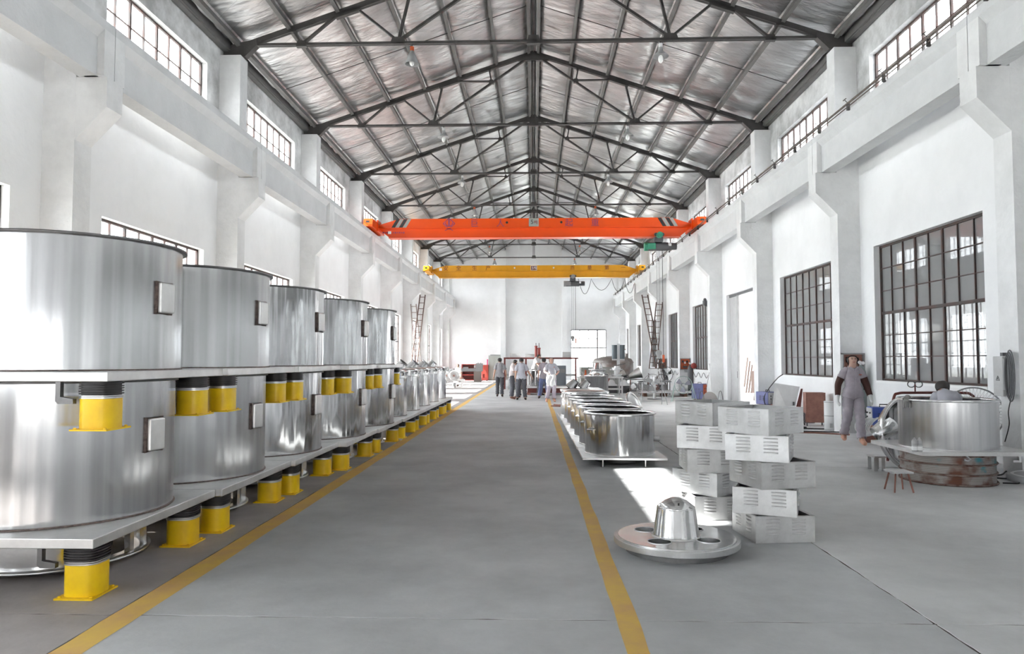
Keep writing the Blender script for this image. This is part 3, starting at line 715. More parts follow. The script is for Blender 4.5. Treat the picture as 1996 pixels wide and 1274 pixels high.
# ---------------------------------------------------------------- people
def skin_body(verts, edges, root, sub=2):
    me = bpy.data.meshes.new('tmp'); me.from_pydata([v[0] for v in verts], edges, []); o = bpy.data.objects.new('tmp', me); COL.objects.link(o)
    md = o.modifiers.new('s', 'SKIN'); md.use_smooth_shade = True; md.branch_smoothing = .3
    for i, v in enumerate(me.skin_vertices[0].data): v.radius = (verts[i][1], verts[i][1]); v.use_root = (i == root)
    m2 = o.modifiers.new('d', 'SUBSURF'); m2.levels = sub; m2.render_levels = sub
    dg = bpy.context.evaluated_depsgraph_get(); r = bpy.data.meshes.new_from_object(o.evaluated_get(dg)); bpy.data.objects.remove(o); return r
def person(label, loc, rz=0, h=1.7, lean=0., nod=0., arms=None, legs=None, shirt=SH_G, trs=TR_D, shoe=SHOE_D, skin=SKIN, sleeve=.85, hands=True,
           face=False, glove=None, guard=None, cap=None, hem=.82, grp='workers in the hall', tuck=False, crouch=0.):
    k = h / 1.7
    t = thing('person', label, 'person', loc, rz, grp)
    piv = Vector((0, 0, .93)); Rl = Matrix.Rotation(lean, 3, 'X')
    def U(p, nodding=False):
        p = Vector(p)
        if nodding: q = Vector((0, .01, 1.47)); p = q + Matrix.Rotation(nod, 3, 'X') @ (p - q)
        return piv + Rl @ (p - piv)
    V = []; E = []; B = []
    def add(p, r): V.append((Vector(p) - Vector((0, 0, crouch)), r)); return len(V) - 1
    def link(a, b, kind): E.append((a, b)); B.append((a, b, kind))
    pel = add((0, 0, .93), .135); wa = add(U((0, 0, 1.08)), .125); ch = add(U((0, .005, 1.26)), .15); nb = add(U((0, .012, 1.41)), .085)
    nk = add(U((0, .0, 1.475)), .052); jw = add(U((0, -.022, 1.545), 1), .072); hd = add(U((0, -.008, 1.605), 1), .094); cr = add(U((0, .004, 1.66), 1), .066)
    for a, b, c in ((pel, wa, 'torso'), (wa, ch, 'torso'), (ch, nb, 'torso'), (nb, nk, 'neck'), (nk, jw, 'head'), (jw, hd, 'head'), (hd, cr, 'head')): link(a, b, c)
    A = arms or {}; G = legs or {}; handpos = {}
    for s in (-1, 1):
        a = A.get(s, ((s * .07, .02, -.27), (s * .015, -.06, -.24)))
        s0 = U((s * .150, .012, 1.375)); e = s0 + Vector(a[0]); w_ = e + Vector(a[1])
        i0 = add(s0, .062); i1 = add(e, .042); i2 = add(w_, .027)
        link(nb, i0, 'shoulder'); link(i0, i1, 'uarm'); link(i1, i2, 'farm')
        d = (w_ - e).normalized(); side = d.cross(Vector((0, 1, 0)) if abs(d.y) < .9 else Vector((1, 0, 0))).normalized(); fw = side.cross(d).normalized()
        pm = add(w_ + d * .055, .031); link(i2, pm, 'hand'); handpos[s] = (w_, d)
        if hands:
            for j in range(4):
                b = w_ + d * .085 + fw * (.024 - .016 * j); L = (.036, .042, .040, .030)[j]; cur = side * (-s * .012)
                q1 = add(b, .0095); q2 = add(b + d * L + cur, .0088); q3 = add(b + d * L * 1.75 + cur * 3, .007); link(pm, q1, 'hand'); link(q1, q2, 'hand'); link(q2, q3, 'hand')
            q1 = add(w_ + d * .045 + fw * .040, .011); q2 = add(w_ + d * .085 + fw * .056, .009); link(pm, q1, 'hand'); link(q1, q2, 'hand')
        g = G.get(s, ((0, -.01, 0), (0, .0, 0)))
        hp = add((s * .088, 0, .90), .098); kn = add(Vector((s * .098, -.01, .50 + crouch * .5)) + Vector(g[0]), .062); an = add(Vector((s * .103, .02, .095 + crouch)) + Vector(g[1]), .042)
        to = add(Vector((s * .118, -.085, .042 + crouch)) + Vector(g[1]), .036); te = add(Vector((s * .125, -.145, .035 + crouch)) + Vector(g[1]), .028); he = add(Vector((s * .103, .05, .045 + crouch)) + Vector(g[1]), .034)
        for a_, b_, c in ((pel, hp, 'hip'), (hp, kn, 'thigh'), (kn, an, 'shin'), (an, to, 'foot'), (to, te, 'foot'), (an, he, 'foot')): link(a_, b_, c)
    V = [(p * k, r * k) for p, r in V]
    me = skin_body(V, E, 0)
    cat = []; tt = []
    for v in me.vertices:
        best = None
        for a, b, c in B:
            pa, pb = V[a][0], V[b][0]; d = pb - pa; u = max(0, min(1, (v.co - pa).dot(d) / max(d.dot(d), 1e-9))); dist = (v.co - (pa + d * u)).length / (V[a][1] * (1 - u) + V[b][1] * u)
            if best is None or dist < best[0]: best = (dist, c, u, pa + d * u)
        cat.append(best[1]); tt.append(best[2])
        if best[1] in ('torso', 'hip', 'shoulder'):
            ax = Rl @ Vector((0, 1, 0)) if best[1] != 'hip' else Vector((0, 1, 0))
            v.co -= ax * ((v.co - best[3]).dot(ax) * .26)
    for p in me.polygons: p.use_smooth = True
    me.update(); me.materials.clear(); me.materials.append(skin); body = obj('body', me, t)
    def cloth(name, mat, test, off, thick=.004):
        keep = [p for p in me.polygons if all(test(cat[i], tt[i], me.vertices[i].co) for i in p.vertices)]
        idx = {}; vs = []; fs = []
        for p in keep:
            f = []
            for i in p.vertices:
                if i not in idx: idx[i] = len(vs); v = me.vertices[i]; o_ = off(cat[i], tt[i], v.co) if callable(off) else off; vs.append(v.co + v.normal * o_)
                f.append(idx[i])
            fs.append(f)
        if not vs: return
        m = bpy.data.meshes.new(name); m.from_pydata(vs, [], fs); m.update()
        for p in m.polygons: p.use_smooth = True
        m.materials.append(mat); o = obj(name, m, t); sd_ = o.modifiers.new('t', 'SOLIDIFY'); sd_.thickness = thick; sd_.offset = 1; return o
    zh = (hem - crouch) * k
    def wr(co): return .006 * math.sin(co.z * 60 + co.x * 40) + .004 * math.sin(co.x * 90 - co.z * 25)
    cloth('shirt', shirt, lambda c, u, co: (c in ('torso', 'shoulder') or (c == 'hip' and co.z > zh) or (c == 'thigh' and co.z > zh) or (c == 'uarm' and u < sleeve) or (c == 'neck' and u < .55)), lambda c, u, co: (.012 + .018 * u if c == 'uarm' else .014 if c == 'shoulder' else .024) + wr(co) + (.016 if co.z < zh + .2 and c != 'uarm' else 0))
    cloth('trousers', trs, lambda c, u, co: (c in ('hip', 'thigh') or (c == 'shin') or (c == 'torso' and co.z < (1.0 - crouch) * k)), lambda c, u, co: .012 if c in ('hip', 'torso') else .022 + wr(co) + (.016 * u if c == 'shin' else .0))
    cloth('shoes', shoe, lambda c, u, co: c == 'foot' or (c == 'shin' and u > .97), .008)
    if guard: cloth('sleeve_guards', guard, lambda c, u, co: (c == 'uarm' and u > sleeve - .12) or (c == 'farm' and u < .85), .02)
    if glove: cloth('gloves', glove, lambda c, u, co: c == 'hand' or (c == 'farm' and u > .62), .008)
    # hair as a shell over the crown and the back of the head
    hc = V[hd][0]; up_ = (V[cr][0] - V[jw][0]).normalized(); fw_ = (Rl @ Matrix.Rotation(nod, 3, 'X') @ Vector((0, -1, 0))).normalized()
    hm = cap or HAIR
    cloth('hair' if not cap else 'cap', hm, lambda c, u, co: c in ('head', 'neck') and ((co - hc).dot(up_) > .030 * k or ((co - hc).dot(fw_) < .040 * k and (co - hc).dot(up_) > -.090 * k)), lambda c, u, co: .013 + .003 * math.sin(co.x * 160))
    rt = up_.cross(fw_).normalized()
    for s in (-1, 1): MB().ball(hc + rt * s * .080 * k - up_ * .014, .020 * k, 10, (.45, .8, 1.3)).build('ear', skin, t)
    if face:
        for s in (-1, 1):
            MB().ball(hc + rt * s * .031 + fw_ * .083 + up_ * .004, .009, 10, (1.5, .6, .7)).build('eye', BLACK, t)
            MB().tube([hc + rt * s * .016 + fw_ * .088 + up_ * .026, hc + rt * s * .034 + fw_ * .088 + up_ * .030, hc + rt * s * .048 + fw_ * .078 + up_ * .024], .0035, 6).build('eyebrow', HAIR, t)
        MB().lathe([(.001, .030), (.008, .018), (.014, -.012), (.010, -.020), (.001, -.022)], 12, hc + fw_ * .088 - up_ * .018).build('nose', skin, t)
        MB().tube([hc + rt * -.022 + fw_ * .086 - up_ * .058, hc + fw_ * .095 - up_ * .057, hc + rt * .022 + fw_ * .086 - up_ * .058], .006, 8).build('mouth', M('lips', (.45, .16, .13), .5), t)
        # collar, pocket flaps, placket
        MB().bar((.0, -.115, 1.40 * k), (.075, -.085, 1.455 * k), .016, .035).bar((.0, -.115, 1.40 * k), (-.075, -.085, 1.455 * k), .016, .035).build('collar', shirt, t)
        for s in (-1, 1): bx((s * .085, -.157, 1.27 * k), (.10, .012, .035)).build('pocket_flap', shirt, t)
        bx((.0, -.152, 1.08 * k), (.03, .01, .42)).build('placket', shirt, t); bx((.095, -.163, 1.315 * k), (.05, .006, .014)).build('badge_lettering', ORED, t)
    return t
wk = person('worker in mauve overalls with dark sleeve guards and white gloves striding towards the camera', (6.27, 14.35, 0), rz=-.12, h=1.76, face=True, shirt=SH_M, trs=SH_M, shoe=SHOE_T,
       skin=SKIN2, glove=GLOVE, guard=SLEEVE, sleeve=.55, hem=.86, arms={-1: ((-.10, .05, -.25), (-.02, -.04, -.24)), 1: ((.09, -.02, -.26), (.04, -.09, -.22))}, legs={1: ((.0, -.06, 0), (.0, -.12, 0)), -1: ((.0, .03, .02), (0, .28, .045))})
person('man in grey shirt walking away alone along the aisle', (-1.53, 32.1, 0), PI, 1.76, shirt=SH_G, arms={1: ((.06, .05, -.26), (.05, .02, -.25)), -1: ((-.10, -.02, -.26), (-.03, -.08, -.24))}, legs={1: ((0, -.03, 0), (0, -.10, 0)), -1: ((0, .03, 0), (0, .14, .0))})
person('man in pale pink shirt with folded arms looking down, left end of the group', (-.93, 30.2, 0), PI / 2 + .15, 1.72, lean=.12, nod=.55, shirt=SH_P, shoe=SHOE_R, arms={1: ((.02, -.02, -.26), (-.16, -.17, .02)), -1: ((-.02, -.02, -.26), (.16, -.17, .05))}, hem=.95)
person('man in light grey shirt seen from behind in the middle of the group', (-.52, 29.5, 0), PI, 1.76, shirt=SH_L, nod=.2, legs={1: ((.02, 0, 0), (.05, 0, 0)), -1: ((-.02, 0, 0), (-.05, 0, 0))}, arms={-1: ((-.12, -.04, -.25), (-.13, -.10, -.18))})
person('man in charcoal trousers half hidden behind the man in pale pink', (-.68, 31.2, 0), -1.2, 1.66, shirt=SH_G, nod=.5, lean=.15, shoe=SHOE_R)
person('man in mauve shirt and blue trousers seen from behind', (.42, 30.7, 0), PI + .1, 1.76, shirt=SH_M, trs=TR_B, legs={1: ((.03, 0, 0), (.08, 0, 0)), -1: ((-.03, 0, 0), (-.08, 0, 0))}, hem=.80)
person('man in lilac trousers facing the camera holding a white cloth at his waist', (.68, 28.3, 0), .1, 1.76, face=True, shirt=SH_L, trs=TR_L, shoe=SHOE_T, skin=SKIN2, arms={1: ((.13, -.02, -.24), (-.08, -.2, -.05)), -1: ((-.12, -.02, -.24), (.1, -.2, -.05))}, legs={-1: ((0, 0, 0), (-.08, -.05, 0))})
mb = MB(); vs = []
for j in range(9):
    for i in range(9): vs.append((-.17 + .34 * i / 8 + .02 * math.sin(j), -.26 + .03 * math.sin(i * 1.7 + j * .6), 1.08 - .45 * j / 8 + .03 * math.sin(i * 1.1)))
c = MB().add(vs, [(j * 9 + i, j * 9 + i + 1, j * 9 + i + 10, j * 9 + i + 9) for j in range(8) for i in range(8)], True).build('white_cloth', SH_W, None, (.66, 28.3, 0))
c.modifiers.new('t', 'SOLIDIFY').thickness = .008; tag(c, 'white cloth held in front of the man in lilac trousers', 'cloth')
person('man in white standing high on the machine, bending his head', (.02, 34.95, .405), 1.0, 1.60, lean=.35, nod=.5, shirt=SH_W, trs=TR_D, arms={1: ((.0, -.12, -.24), (0, -.16, -.16)), -1: ((0, -.12, -.24), (0, -.16, -.16))})
person('dark-haired man in white leaning over the polished tank', (.28, 33.55, 0), PI - .9, 1.68, lean=.55, nod=.5, shirt=SH_W, trs=TR_D, arms={1: ((.0, -.05, -.26), (0, -.16, -.16)), -1: ((0, -.05, -.26), (0, -.16, -.16))})
person('man in pale shirt sitting beside the grinding machine at the left wall', (-4.70, 44.6, 0), -.5, 1.7, lean=.1, crouch=.28, shirt=SH_W, trs=SH_W, legs={1: ((0, -.26, .06), (0, -.22, 0)), -1: ((0, -.26, .06), (0, -.22, 0))})
person('worker in grey with dark patterned cap crouching inside the tank on the perforated drum', (5.72, 9.98, .455), PI - .25, 1.66, lean=1.02, nod=-.30, crouch=.47, shirt=SH_L, trs=SH_M, cap=HAIR, legs={1: ((0, -.22, .0), (0, -.02, 0)), -1: ((0, -.22, .0), (0, -.02, 0))}, arms={1: ((-.03, .03, -.24), (0, .02, -.2)), -1: ((.03, .03, -.24), (0, .02, -.2))})

# ---------------------------------------------------------------- louvred sheet-metal boxes in two stacks
BW = .55; BH = .238
BOXM = [M('galvanised_sheet_%d' % i, c, r + .08, metal=.7, var=.22, vs=4, bump=.1, bs=9) for i, (c, r) in enumerate((((.74, .74, .74), .42), ((.66, .655, .65), .45), ((.70, .695, .69), .38)))]
louv = MB()
w_ = .063
for seg in range(1):
    prof = [(0, 0), (.015, .001), (.016, .006), (0, .015)]
    n = 6; vs = []
    for i in range(n + 1):
        x = -w_ + 2 * w_ * i / n; sc = min(1, 3.0 * min(i, n - i) / n + .15)
        vs += [(x, -p * sc, q - .011) for p, q in prof]
    louv.add(vs, [(i * 4 + j, i * 4 + j + 1, (i + 1) * 4 + j + 1, (i + 1) * 4 + j) for i in range(n) for j in range(3)], True)
louv_me = [louv.mesh('louvre', m) for m in BOXM]
def vbox(x, y, z, rz, mi, lab, tilt=0):
    t = thing('louvred_box', lab, 'box', (x, y, z), rz, 'louvred sheet metal boxes in two stacks')
    if tilt: t.rotation_euler = (tilt, tilt * .6, rz)
    m = BOXM[mi]; h = BW / 2; th = .004
    for k in range(4):
        R = Matrix.Rotation(PI / 2 * k, 3, 'Z')
        MB().box(R @ Vector((0, -h, BH / 2)), (BW - .002, th, BH), R=R).box(R @ Vector((0, -h + .012, BH - .003)), (BW, .028, .004), R=R).build('side_panel', m, t)
        for cx in (-.115, .125):
            for r in range(5):
                o = obj('louvre', louv_me[mi], t, R @ Vector((cx, -h - .002,   .088 + .031 * r))); o.rotation_euler = (0, 0, PI / 2 * k)
    MB().box((0, 0, .05), (BW - .03, .05, .02)).box((0, 0, .05), (.05, BW - .03, .02)).build('inner_brace', m, t)
    return t
rg = math.radians
names = ['bottom', 'second from the bottom', 'middle', 'second from the top', 'top']
for i, (x, y, a) in enumerate(((2.235, 6.89, 6), (2.19, 6.90, -22), (2.235, 6.89, 15), (2.14, 6.91, -24), (2.15, 6.92, 38))):
    vbox(x, y, .003 + i * (BH + .003), rg(a), (1, 2, 1, 0, 0)[i], '%s louvred metal box of the nearer, right-hand stack' % names[i])
for i, (x, y, a) in enumerate(((1.90, 7.80, 5), (1.885, 7.86, 43), (1.876, 7.80, -2.5), (1.87, 7.80, 66), (1.927, 7.86, 32))):
    vbox(x, y, .003 + i * (BH + .003), rg(a), (1, 0, 1, 2, 0)[i], '%s louvred metal box of the farther, left-hand stack' % names[i])

# ---------------------------------------------------------------- round lid with conical hub on the floor
t = thing('conical_lid', 'round mirror-steel lid with a conical hub and four round openings, lying on the floor', 'lid', (1.235, 6.36, 0))
hol = []
R1, n = .525, 96
def ring_plate(zt, rin_holes, mat):
    """top disc with four round holes, built by bmesh fill"""
    bm = bmesh.new()
    def loop(c, r, m, rev=False):
        vs = [bm.verts.new((c[0] + r * math.cos(2 * PI * i / m), c[1] + r * math.sin(2 * PI * i / m), zt)) for i in range(m)]
        return [bm.edges.new((vs[i], vs[(i + 1) % m])) for i in range(m)]
    ed = loop((0, 0), .50, 72)
    for k in range(4): a = PI / 4 + PI / 2 * k + .12; ed += loop((.30 * math.cos(a), .30 * math.sin(a)), .098, 28)
    bmesh.ops.triangle_fill(bm, use_beauty=True, edges=ed)
    bm.normal_update(); me = bpy.data.meshes.new('disc'); bm.to_mesh(me); bm.free(); me.materials.append(mat); return me
disc = obj('disc', ring_plate(.128, 0, MIR), t)
MB().lathe([(.50, .128), (.508, .127), (.508, .119), (.535, .118), (.537, .114), (.537, .07), (.533, .066), (.45, .066)], 96, smooth=False).build('disc_rim', SAT, t)
MB().lathe([(.44, .002), (.44, .066)], 64).lathe([(.36, .004), (.44, .002)], 64).build('seat_ring', RIM, t)
for k in range(4):
    a = PI / 4 + PI / 2 * k + .12; c = (.30 * math.cos(a), .30 * math.sin(a), 0)
    MB().lathe([(.098, .128), (.094, .03)], 28, c).lathe([(.094, .03), (.001, .03)], 28, c).build('opening_sleeve', MIR, t)
    MB().lathe([(.102, .128), (.103, .133), (.098, .134), (.096, .128)], 28, c).build('opening_lip', SAT, t)
cone = MB().lathe([(.205, .128), (.195, .15), (.165, .36), (.160, .372)], 64).build('cone_hub', MIR, t)
MB().lathe([(.162, .368), (.163, .376), (.10, .425), (.04, .452), (.001, .456)], 48).build('hub_cap', MIR, cone)
MB().tube([(.208 * math.cos(a), .208 * math.sin(a), .131) for a in [2 * PI * i / 64 for i in range(64)]], .007, 6, closed=True).build('weld_bead', SAT, cone)
MB().cyl((.0, -.12, .405), .007, .02, 10).build('cap_hole', BLACK, cone)

# ---------------------------------------------------------------- perforated drum with the tank on it, right
def perf_mat():
    m = bpy.data.materials.new('perforated_steel'); m.use_nodes = True; nt = m.node_tree; b = nt.nodes['Principled BSDF']; L = nt.links.new
    b.inputs['Roughness'].default_value = .55; b.inputs['Metallic'].default_value = .5
    tc = nt.nodes.new('ShaderNodeTexCoord')
    def noise_(sc): n_ = nt.nodes.new('ShaderNodeTexNoise'); n_.inputs['Scale'].default_value = sc; n_.inputs['Detail'].default_value = 4; L(tc.outputs['Object'], n_.inputs['Vector']); return n_
    def ramp(src, c0, c1, p0, p1): r = nt.nodes.new('ShaderNodeValToRGB'); r.color_ramp.elements[0].position = p0; r.color_ramp.elements[0].color = (*c0, 1); r.color_ramp.elements[1].position = p1; r.color_ramp.elements[1].color = (*c1, 1); L(src, r.inputs[0]); return r
    r1 = ramp(noise_(3.5).outputs['Fac'], (.16, .06, .035), (.40, .37, .345), .38, .54)
    r2 = ramp(noise_(2.1).outputs['Fac'], (0, 0, 0), (1, 1, 1), .60, .66)
    mx = nt.nodes.new('ShaderNodeMix'); mx.data_type = 'RGBA'; L(r2.outputs[0], mx.inputs[0]); L(r1.outputs[0], mx.inputs[6]); mx.inputs[7].default_value = (.08, .32, .38, 1)
    L(mx.outputs[2], b.inputs['Base Color']); return m
PERF = perf_mat()
bxn, byn = 5.68, 10.13
t = thing('perforated_drum', 'rusty perforated steel drum with hoops carrying the tank in front of the window', 'drum', (bxn, byn, 0))
MB().lathe([(.57, .0), (.57, .40)], 72).lathe([(.55, .40), (.55, .0)], 48).build('drum_shell', PERF, t)
HP = M('drum_hoop', (.30, .24, .21), .5, metal=.6, var=.5, vs=9, dark=(.12, .05, .035))
for z, r_ in ((.015, .585), (.145, .582), (.275, .582), (.39, .578)):
    MB().tube([(r_ * math.cos(a), r_ * math.sin(a), z) for a in [2 * PI * i / 72 for i in range(72)]], .013, 6, closed=True).build('hoop', HP, t)
hol = MB(); rows_ = 17; ncol = 130
for j in range(rows_):
    z = .035 + .0215 * j
    if any(abs(z - q) < .016 for q in (.145, .275)): continue
    for i in range(ncol):
        a = PI * .92 + PI * 1.0 * (i + .5 * (j % 2)) / ncol
        x, y = .5712 * math.cos(a), .5712 * math.sin(a); tx, ty = -math.sin(a) * .0046, math.cos(a) * .0046
        hol.add([(x - tx, y - ty, z), (x, y, z - .0046), (x + tx, y + ty, z), (x, y, z + .0046)], [(0, 1, 2, 3)])
hol.build('perforation', BLACK, t)['kind'] = 'stuff'
t = thing('tank_on_drum', 'open steel tank on a chamfered plate resting on the perforated drum', 'tank', (bxn, byn, .40))
pl = MB().prism([(-.68, -.66), (.75, -.66), (.80, -.60), (.80, .55), (.65, .80), (-.45, .80), (-.68, .75)], 'z', .012, .062).build('base_plate', PLATE, t)
sh = MB().lathe([(.60, .062), (.60, .71)], 128).lathe([(.592, .71), (.592, .07)], 96).lathe([(.592, .072), (.001, .072)], 64).build('shell', INOX, t, (.02, .0, 0))
MB().lathe([(.575, .70), (.575, .715), (.605, .722), (.622, .712), (.622, .695), (.60, .69)], 96).build('rim_flange', MIR, sh)
MB().tube([(.604 * math.cos(a), .604 * math.sin(a), .066) for a in [2 * PI * i / 96 for i in range(96)]], .008, 6, closed=True).build('base_weld', SAT, sh)
MB().tube([(-.10, -.62, .01), (-.07, -.66, -.03), (-.11, -.67, -.05), (-.15, -.66, -.035)], .012, 8).build('lifting_hook', SAT, t)
MB().prism([(0, .012), (.045, .012), (.045, -.085), (-.06, -.085), (-.06, -.06), (.015, -.06), (.015, -.02)], 'y', -.02, .02).build('hook_bracket', SAT, t, (.62, -.5, 0))
for i, px in enumerate((1779, 1789)):
    p = at(px, 872, 9.56); s = thing('spray_can', '%s of the two grey spray cans standing on the plate against the tank' % ('left' if i == 0 else 'right'), 'spray can', (p.x, 9.515, .4625), .3 * i, 'spray cans on the tank plate')
    MB().lathe([(.001, 0), (.032, 0), (.033, .006), (.033, .135), (.030, .145), (.018, .160), (.001, .162)], 28).build('can_body', LGREY, s)
    MB().lathe([(.015, .158), (.015, .166), (.010, .180), (.001, .183)], 16).build('nozzle_cap', LGREY, s)
    MB().lathe([(.0334, .02), (.0334, .07)], 28).build('label_band', WHT, s); MB().lathe([(.0337, .095), (.0337, .102)], 28).build('print_line', MGREY, s)
# grey cotton glove over the rim
g = thing('work_glove', 'grey cotton work glove hanging over the left rim of the tank', 'glove', (5.10, 10.02, 1.12))
skb = [((.05, .05, .02), .035), ((0, 0, .015), .045), ((-.03, -.03, -.03), .04)] + [((-.06 + .025 * j, -.045 - .004 * j, -.05), .012) for j in range(4)] + [((-.065 + .027 * j, -.05, -.12 - .01 * (j % 2)), .010) for j in range(4)] + [((.03, -.04, -.06), .013)]
me = skin_body([(Vector(p), r) for p, r in skb], [(0, 1), (1, 2)] + [(2, 3 + j) for j in range(4)] + [(3 + j, 7 + j) for j in range(4)] + [(2, 11)], 1); me.materials.clear(); me.materials.append(GLOVE_G); obj('glove', me, g)
# dished ring standing behind
t = thing('dished_cover', 'large dished steel cover with polished rim leaning behind the tank on the drum', 'cover', (5.78, 11.35, .52))
R = Matrix.Rotation(.35, 3, 'Z') @ Matrix.Rotation(PI / 2 - .1, 3, 'X')
MB().lathe([(.51, 0), (.56, 0), (.565, .03), (.56, .06), (.52, .06), (.51, .045)], 80, R=R).build('cover_rim', MIR, t)
MB().lathe([(.512, .04), (.50, -.10), (.38, -.20), (.12, -.23), (.001, -.23)], 64, R=R).build('cover_dish', INOX2, t)
MB().lathe([(.12, -.22), (.16, .08), (.10, .12)], 32, (-.36, -.12, .10), R=Matrix.Rotation(1.0, 3, 'Y')).build('nozzle_cone', MIR, t)
# dark red pipe frame with ring
t = thing('pipe_stand', 'dark red bent pipe stand rising behind the tank on the drum', 'stand', (6.2, 12.0, 0))
MB().tube(curve_pts([(-.42, 0, .0), (-.38, 0, .55), (-.30, 0, 1.02), (-.22, 0, 1.10), (.0, 0, 1.11), (.75, 0, 1.11), (.95, 0, 1.08), (1.0, .0, .9), (1.0, 0, 0)], 6), .022, 10).build('pipe_frame', DRED, t)
MB().tube([(.05, 0, 1.1), (.05, 0, 1.25)], .012, 8).build('pipe_post', DRED, t)
for s in (-1, 1): MB().tube([(.05 + s * .06 + .06 * math.cos(a), 0, 1.25 + .05 * math.sin(a)) for a in [2 * PI * i / 24 for i in range(24)]], .008, 6, closed=True).build('pipe_loop', DGREY, t)
# stools
def stool(lab, P, z, legs, lab2='stool', flat=False):
    t = thing('low_stool', lab, 'stool', (*P, 0))
    o = bx((0, 0, z - .012), (legs[0] * 2 + .06, legs[1] * 2 + .05, .022)).build('seat', SAT if not flat else PLATE, t)
    for sx in (-1, 1):
        for sy in (-1, 1):
            if flat: bx((sx * legs[0], sy * legs[1], (z - .024) / 2), (.05, .012, z - .024)).build('leg', SAT, t)
            else: MB().bar((sx * (legs[0] - .02), sy * (legs[1] - .02), z - .02), (sx * (legs[0] + .02), sy * (legs[1] + .03), 0.004), .016).build('leg', BRN, t)
stool('low steel stool with four splayed rusty legs in front of the perforated drum', (4.585, 9.25), .26, (.095, .10))
stool('short flat steel bench with strap legs left of the perforated drum', (5.13, 11.0), .22, (.055, .10), flat=True)
t = thing('round_cover', 'white round steel cover lying on the floor at the right edge', 'cover', (6.98, 9.98, 0)); MB().lathe([(.001, .0), (.5, 0), (.51, .03), (.51, .075), (.49, .085), (.001, .09)], 64).build('cover_disc', LGREY, t)
MB().lathe([(.42, .088), (.44, .098), (.46, .088)], 64).build('cover_bead', WHT, t)
cable([(6.30, 10.35, .012), (6.6, 10.2, .012), (6.9, 10.65, .012), (7.2, 10.7, .012), (7.0, 10.9, .012), (6.6, 10.5, .012), (6.2, 10.7, .012)], .011, BLACK, 'black cable curling on the floor beside the perforated drum')
cable([(6.25, 9.85, .01), (6.42, 9.82, .01), (6.5, 9.9, .01)], .010, BLACK, 'short black hose end poking out behind the perforated drum')

def fan(name, lab, P, rz, r, zc, stand='A', col=MGREY, blade=MGREY, tilt=0, guard=True, nrad=48):
    t = thing(name, lab, 'fan', P, rz); RX = Matrix.Rotation(PI / 2 + tilt, 3, 'X'); c = Vector((0, 0, zc))
    MB().tube([c + RX @ Vector((r * math.cos(a), r * math.sin(a), 0)) for a in [2 * PI * i / 48 for i in range(48)]], .013, 6, closed=True).build('guard_ring', col, t)
    g = MB()
    for i in range(nrad):
        a = 2 * PI * i / nrad
        for zz in (.05, -.05): g.tube([c + RX @ Vector((.06 * math.cos(a), .06 * math.sin(a), zz * 1.3)), c + RX @ Vector((.7 * r * math.cos(a), .7 * r * math.sin(a), zz * 1.2)), c + RX @ Vector((r * math.cos(a), r * math.sin(a), 0))], .0018, 4, caps=False)
    g.build('guard_wire', col, t)['kind'] = 'stuff'
    MB().cyl(c - RX @ Vector((0, 0, .04)), .055, .12, 20, R=RX).build('hub', LGREY, t)
    MB().cyl(c + RX @ Vector((0, 0, -.2)), .07, .15, 20, R=RX).build('motor', DGREY, t)
    for k in range(3):
        a0 = 2 * PI * k / 3 + .4; vs = []
        for rr_, wdt in ((.05, .25), (.5 * r, .42), (.88 * r, .36)):
            for q in (-1, 1): vs.append(c + RX @ Vector((rr_ * math.cos(a0 + q * wdt), rr_ * math.sin(a0 + q * wdt), q * .03)))
        MB().add(vs, [(0, 1, 3, 2), (2, 3, 5, 4)]).build('blade', blade, t)
    if stand == 'A':
        for s in (-1, 1):
            MB().tube([(s * r * 1.02, 0, zc), (s * (r + .04), -.02, zc - r * .4), (s * (r + .16), -.18, 0.01)], .014, 8).build('leg', col, t)
            MB().tube([(s * (r + .02), 0, zc - .1), (s * (r + .06), .22, 0.01)], .014, 8).build('leg', col, t)
        MB().tube([(-(r + .10), -.1, .14), (r + .10, -.1, .14)], .008, 6).build('stand_crossbar', col, t)
    else:
        MB().tube([c + Vector((0, .2, 0)), (0, .12, .05)], .022, 10).build('pole', col, t); MB().cyl((0, .12, 0), .2, .04, 24).build('base', DGREY, t)
        MB().bar(c + Vector((0, .1, 0)), c + Vector((0, .22, 0)), .05).build('bracket', DGREY, t)
    return t
p = at(1905, 806, 11.55)
fan('floor_fan', 'large wire-guard fan standing by the wall behind the tank on the drum', (p.x - .05, 11.55, 0), -.3, .41, p.z, 'P', MGREY)
p = at(1272, 747, 26.5); fan('pedestal_fan', 'round stand fan with dark ring and splayed blue-grey legs beyond the low tanks', (p.x, 26.5, 0), .1, .34, p.z, 'A', MGREY, MGREY, nrad=24)
p = at(1332, 750, 28.5); fan('pedestal_fan', 'pale green stand fan with blue-grey blades nearer the gas cylinder', (p.x, 28.5, 0), -.1, .34, p.z, 'A', M('pale_green_paint', (.36, .46, .43), .5), M('blade_slate', (.24, .23, .28), .5), nrad=24)
p = at(1300, 729, 36.0); fan('pedestal_fan', 'dark bladed pedestal fan next to the distribution box at the column', (p.x, 36.0, 0), .5, .36, p.z, 'P', DGREY, DGREY, nrad=24)
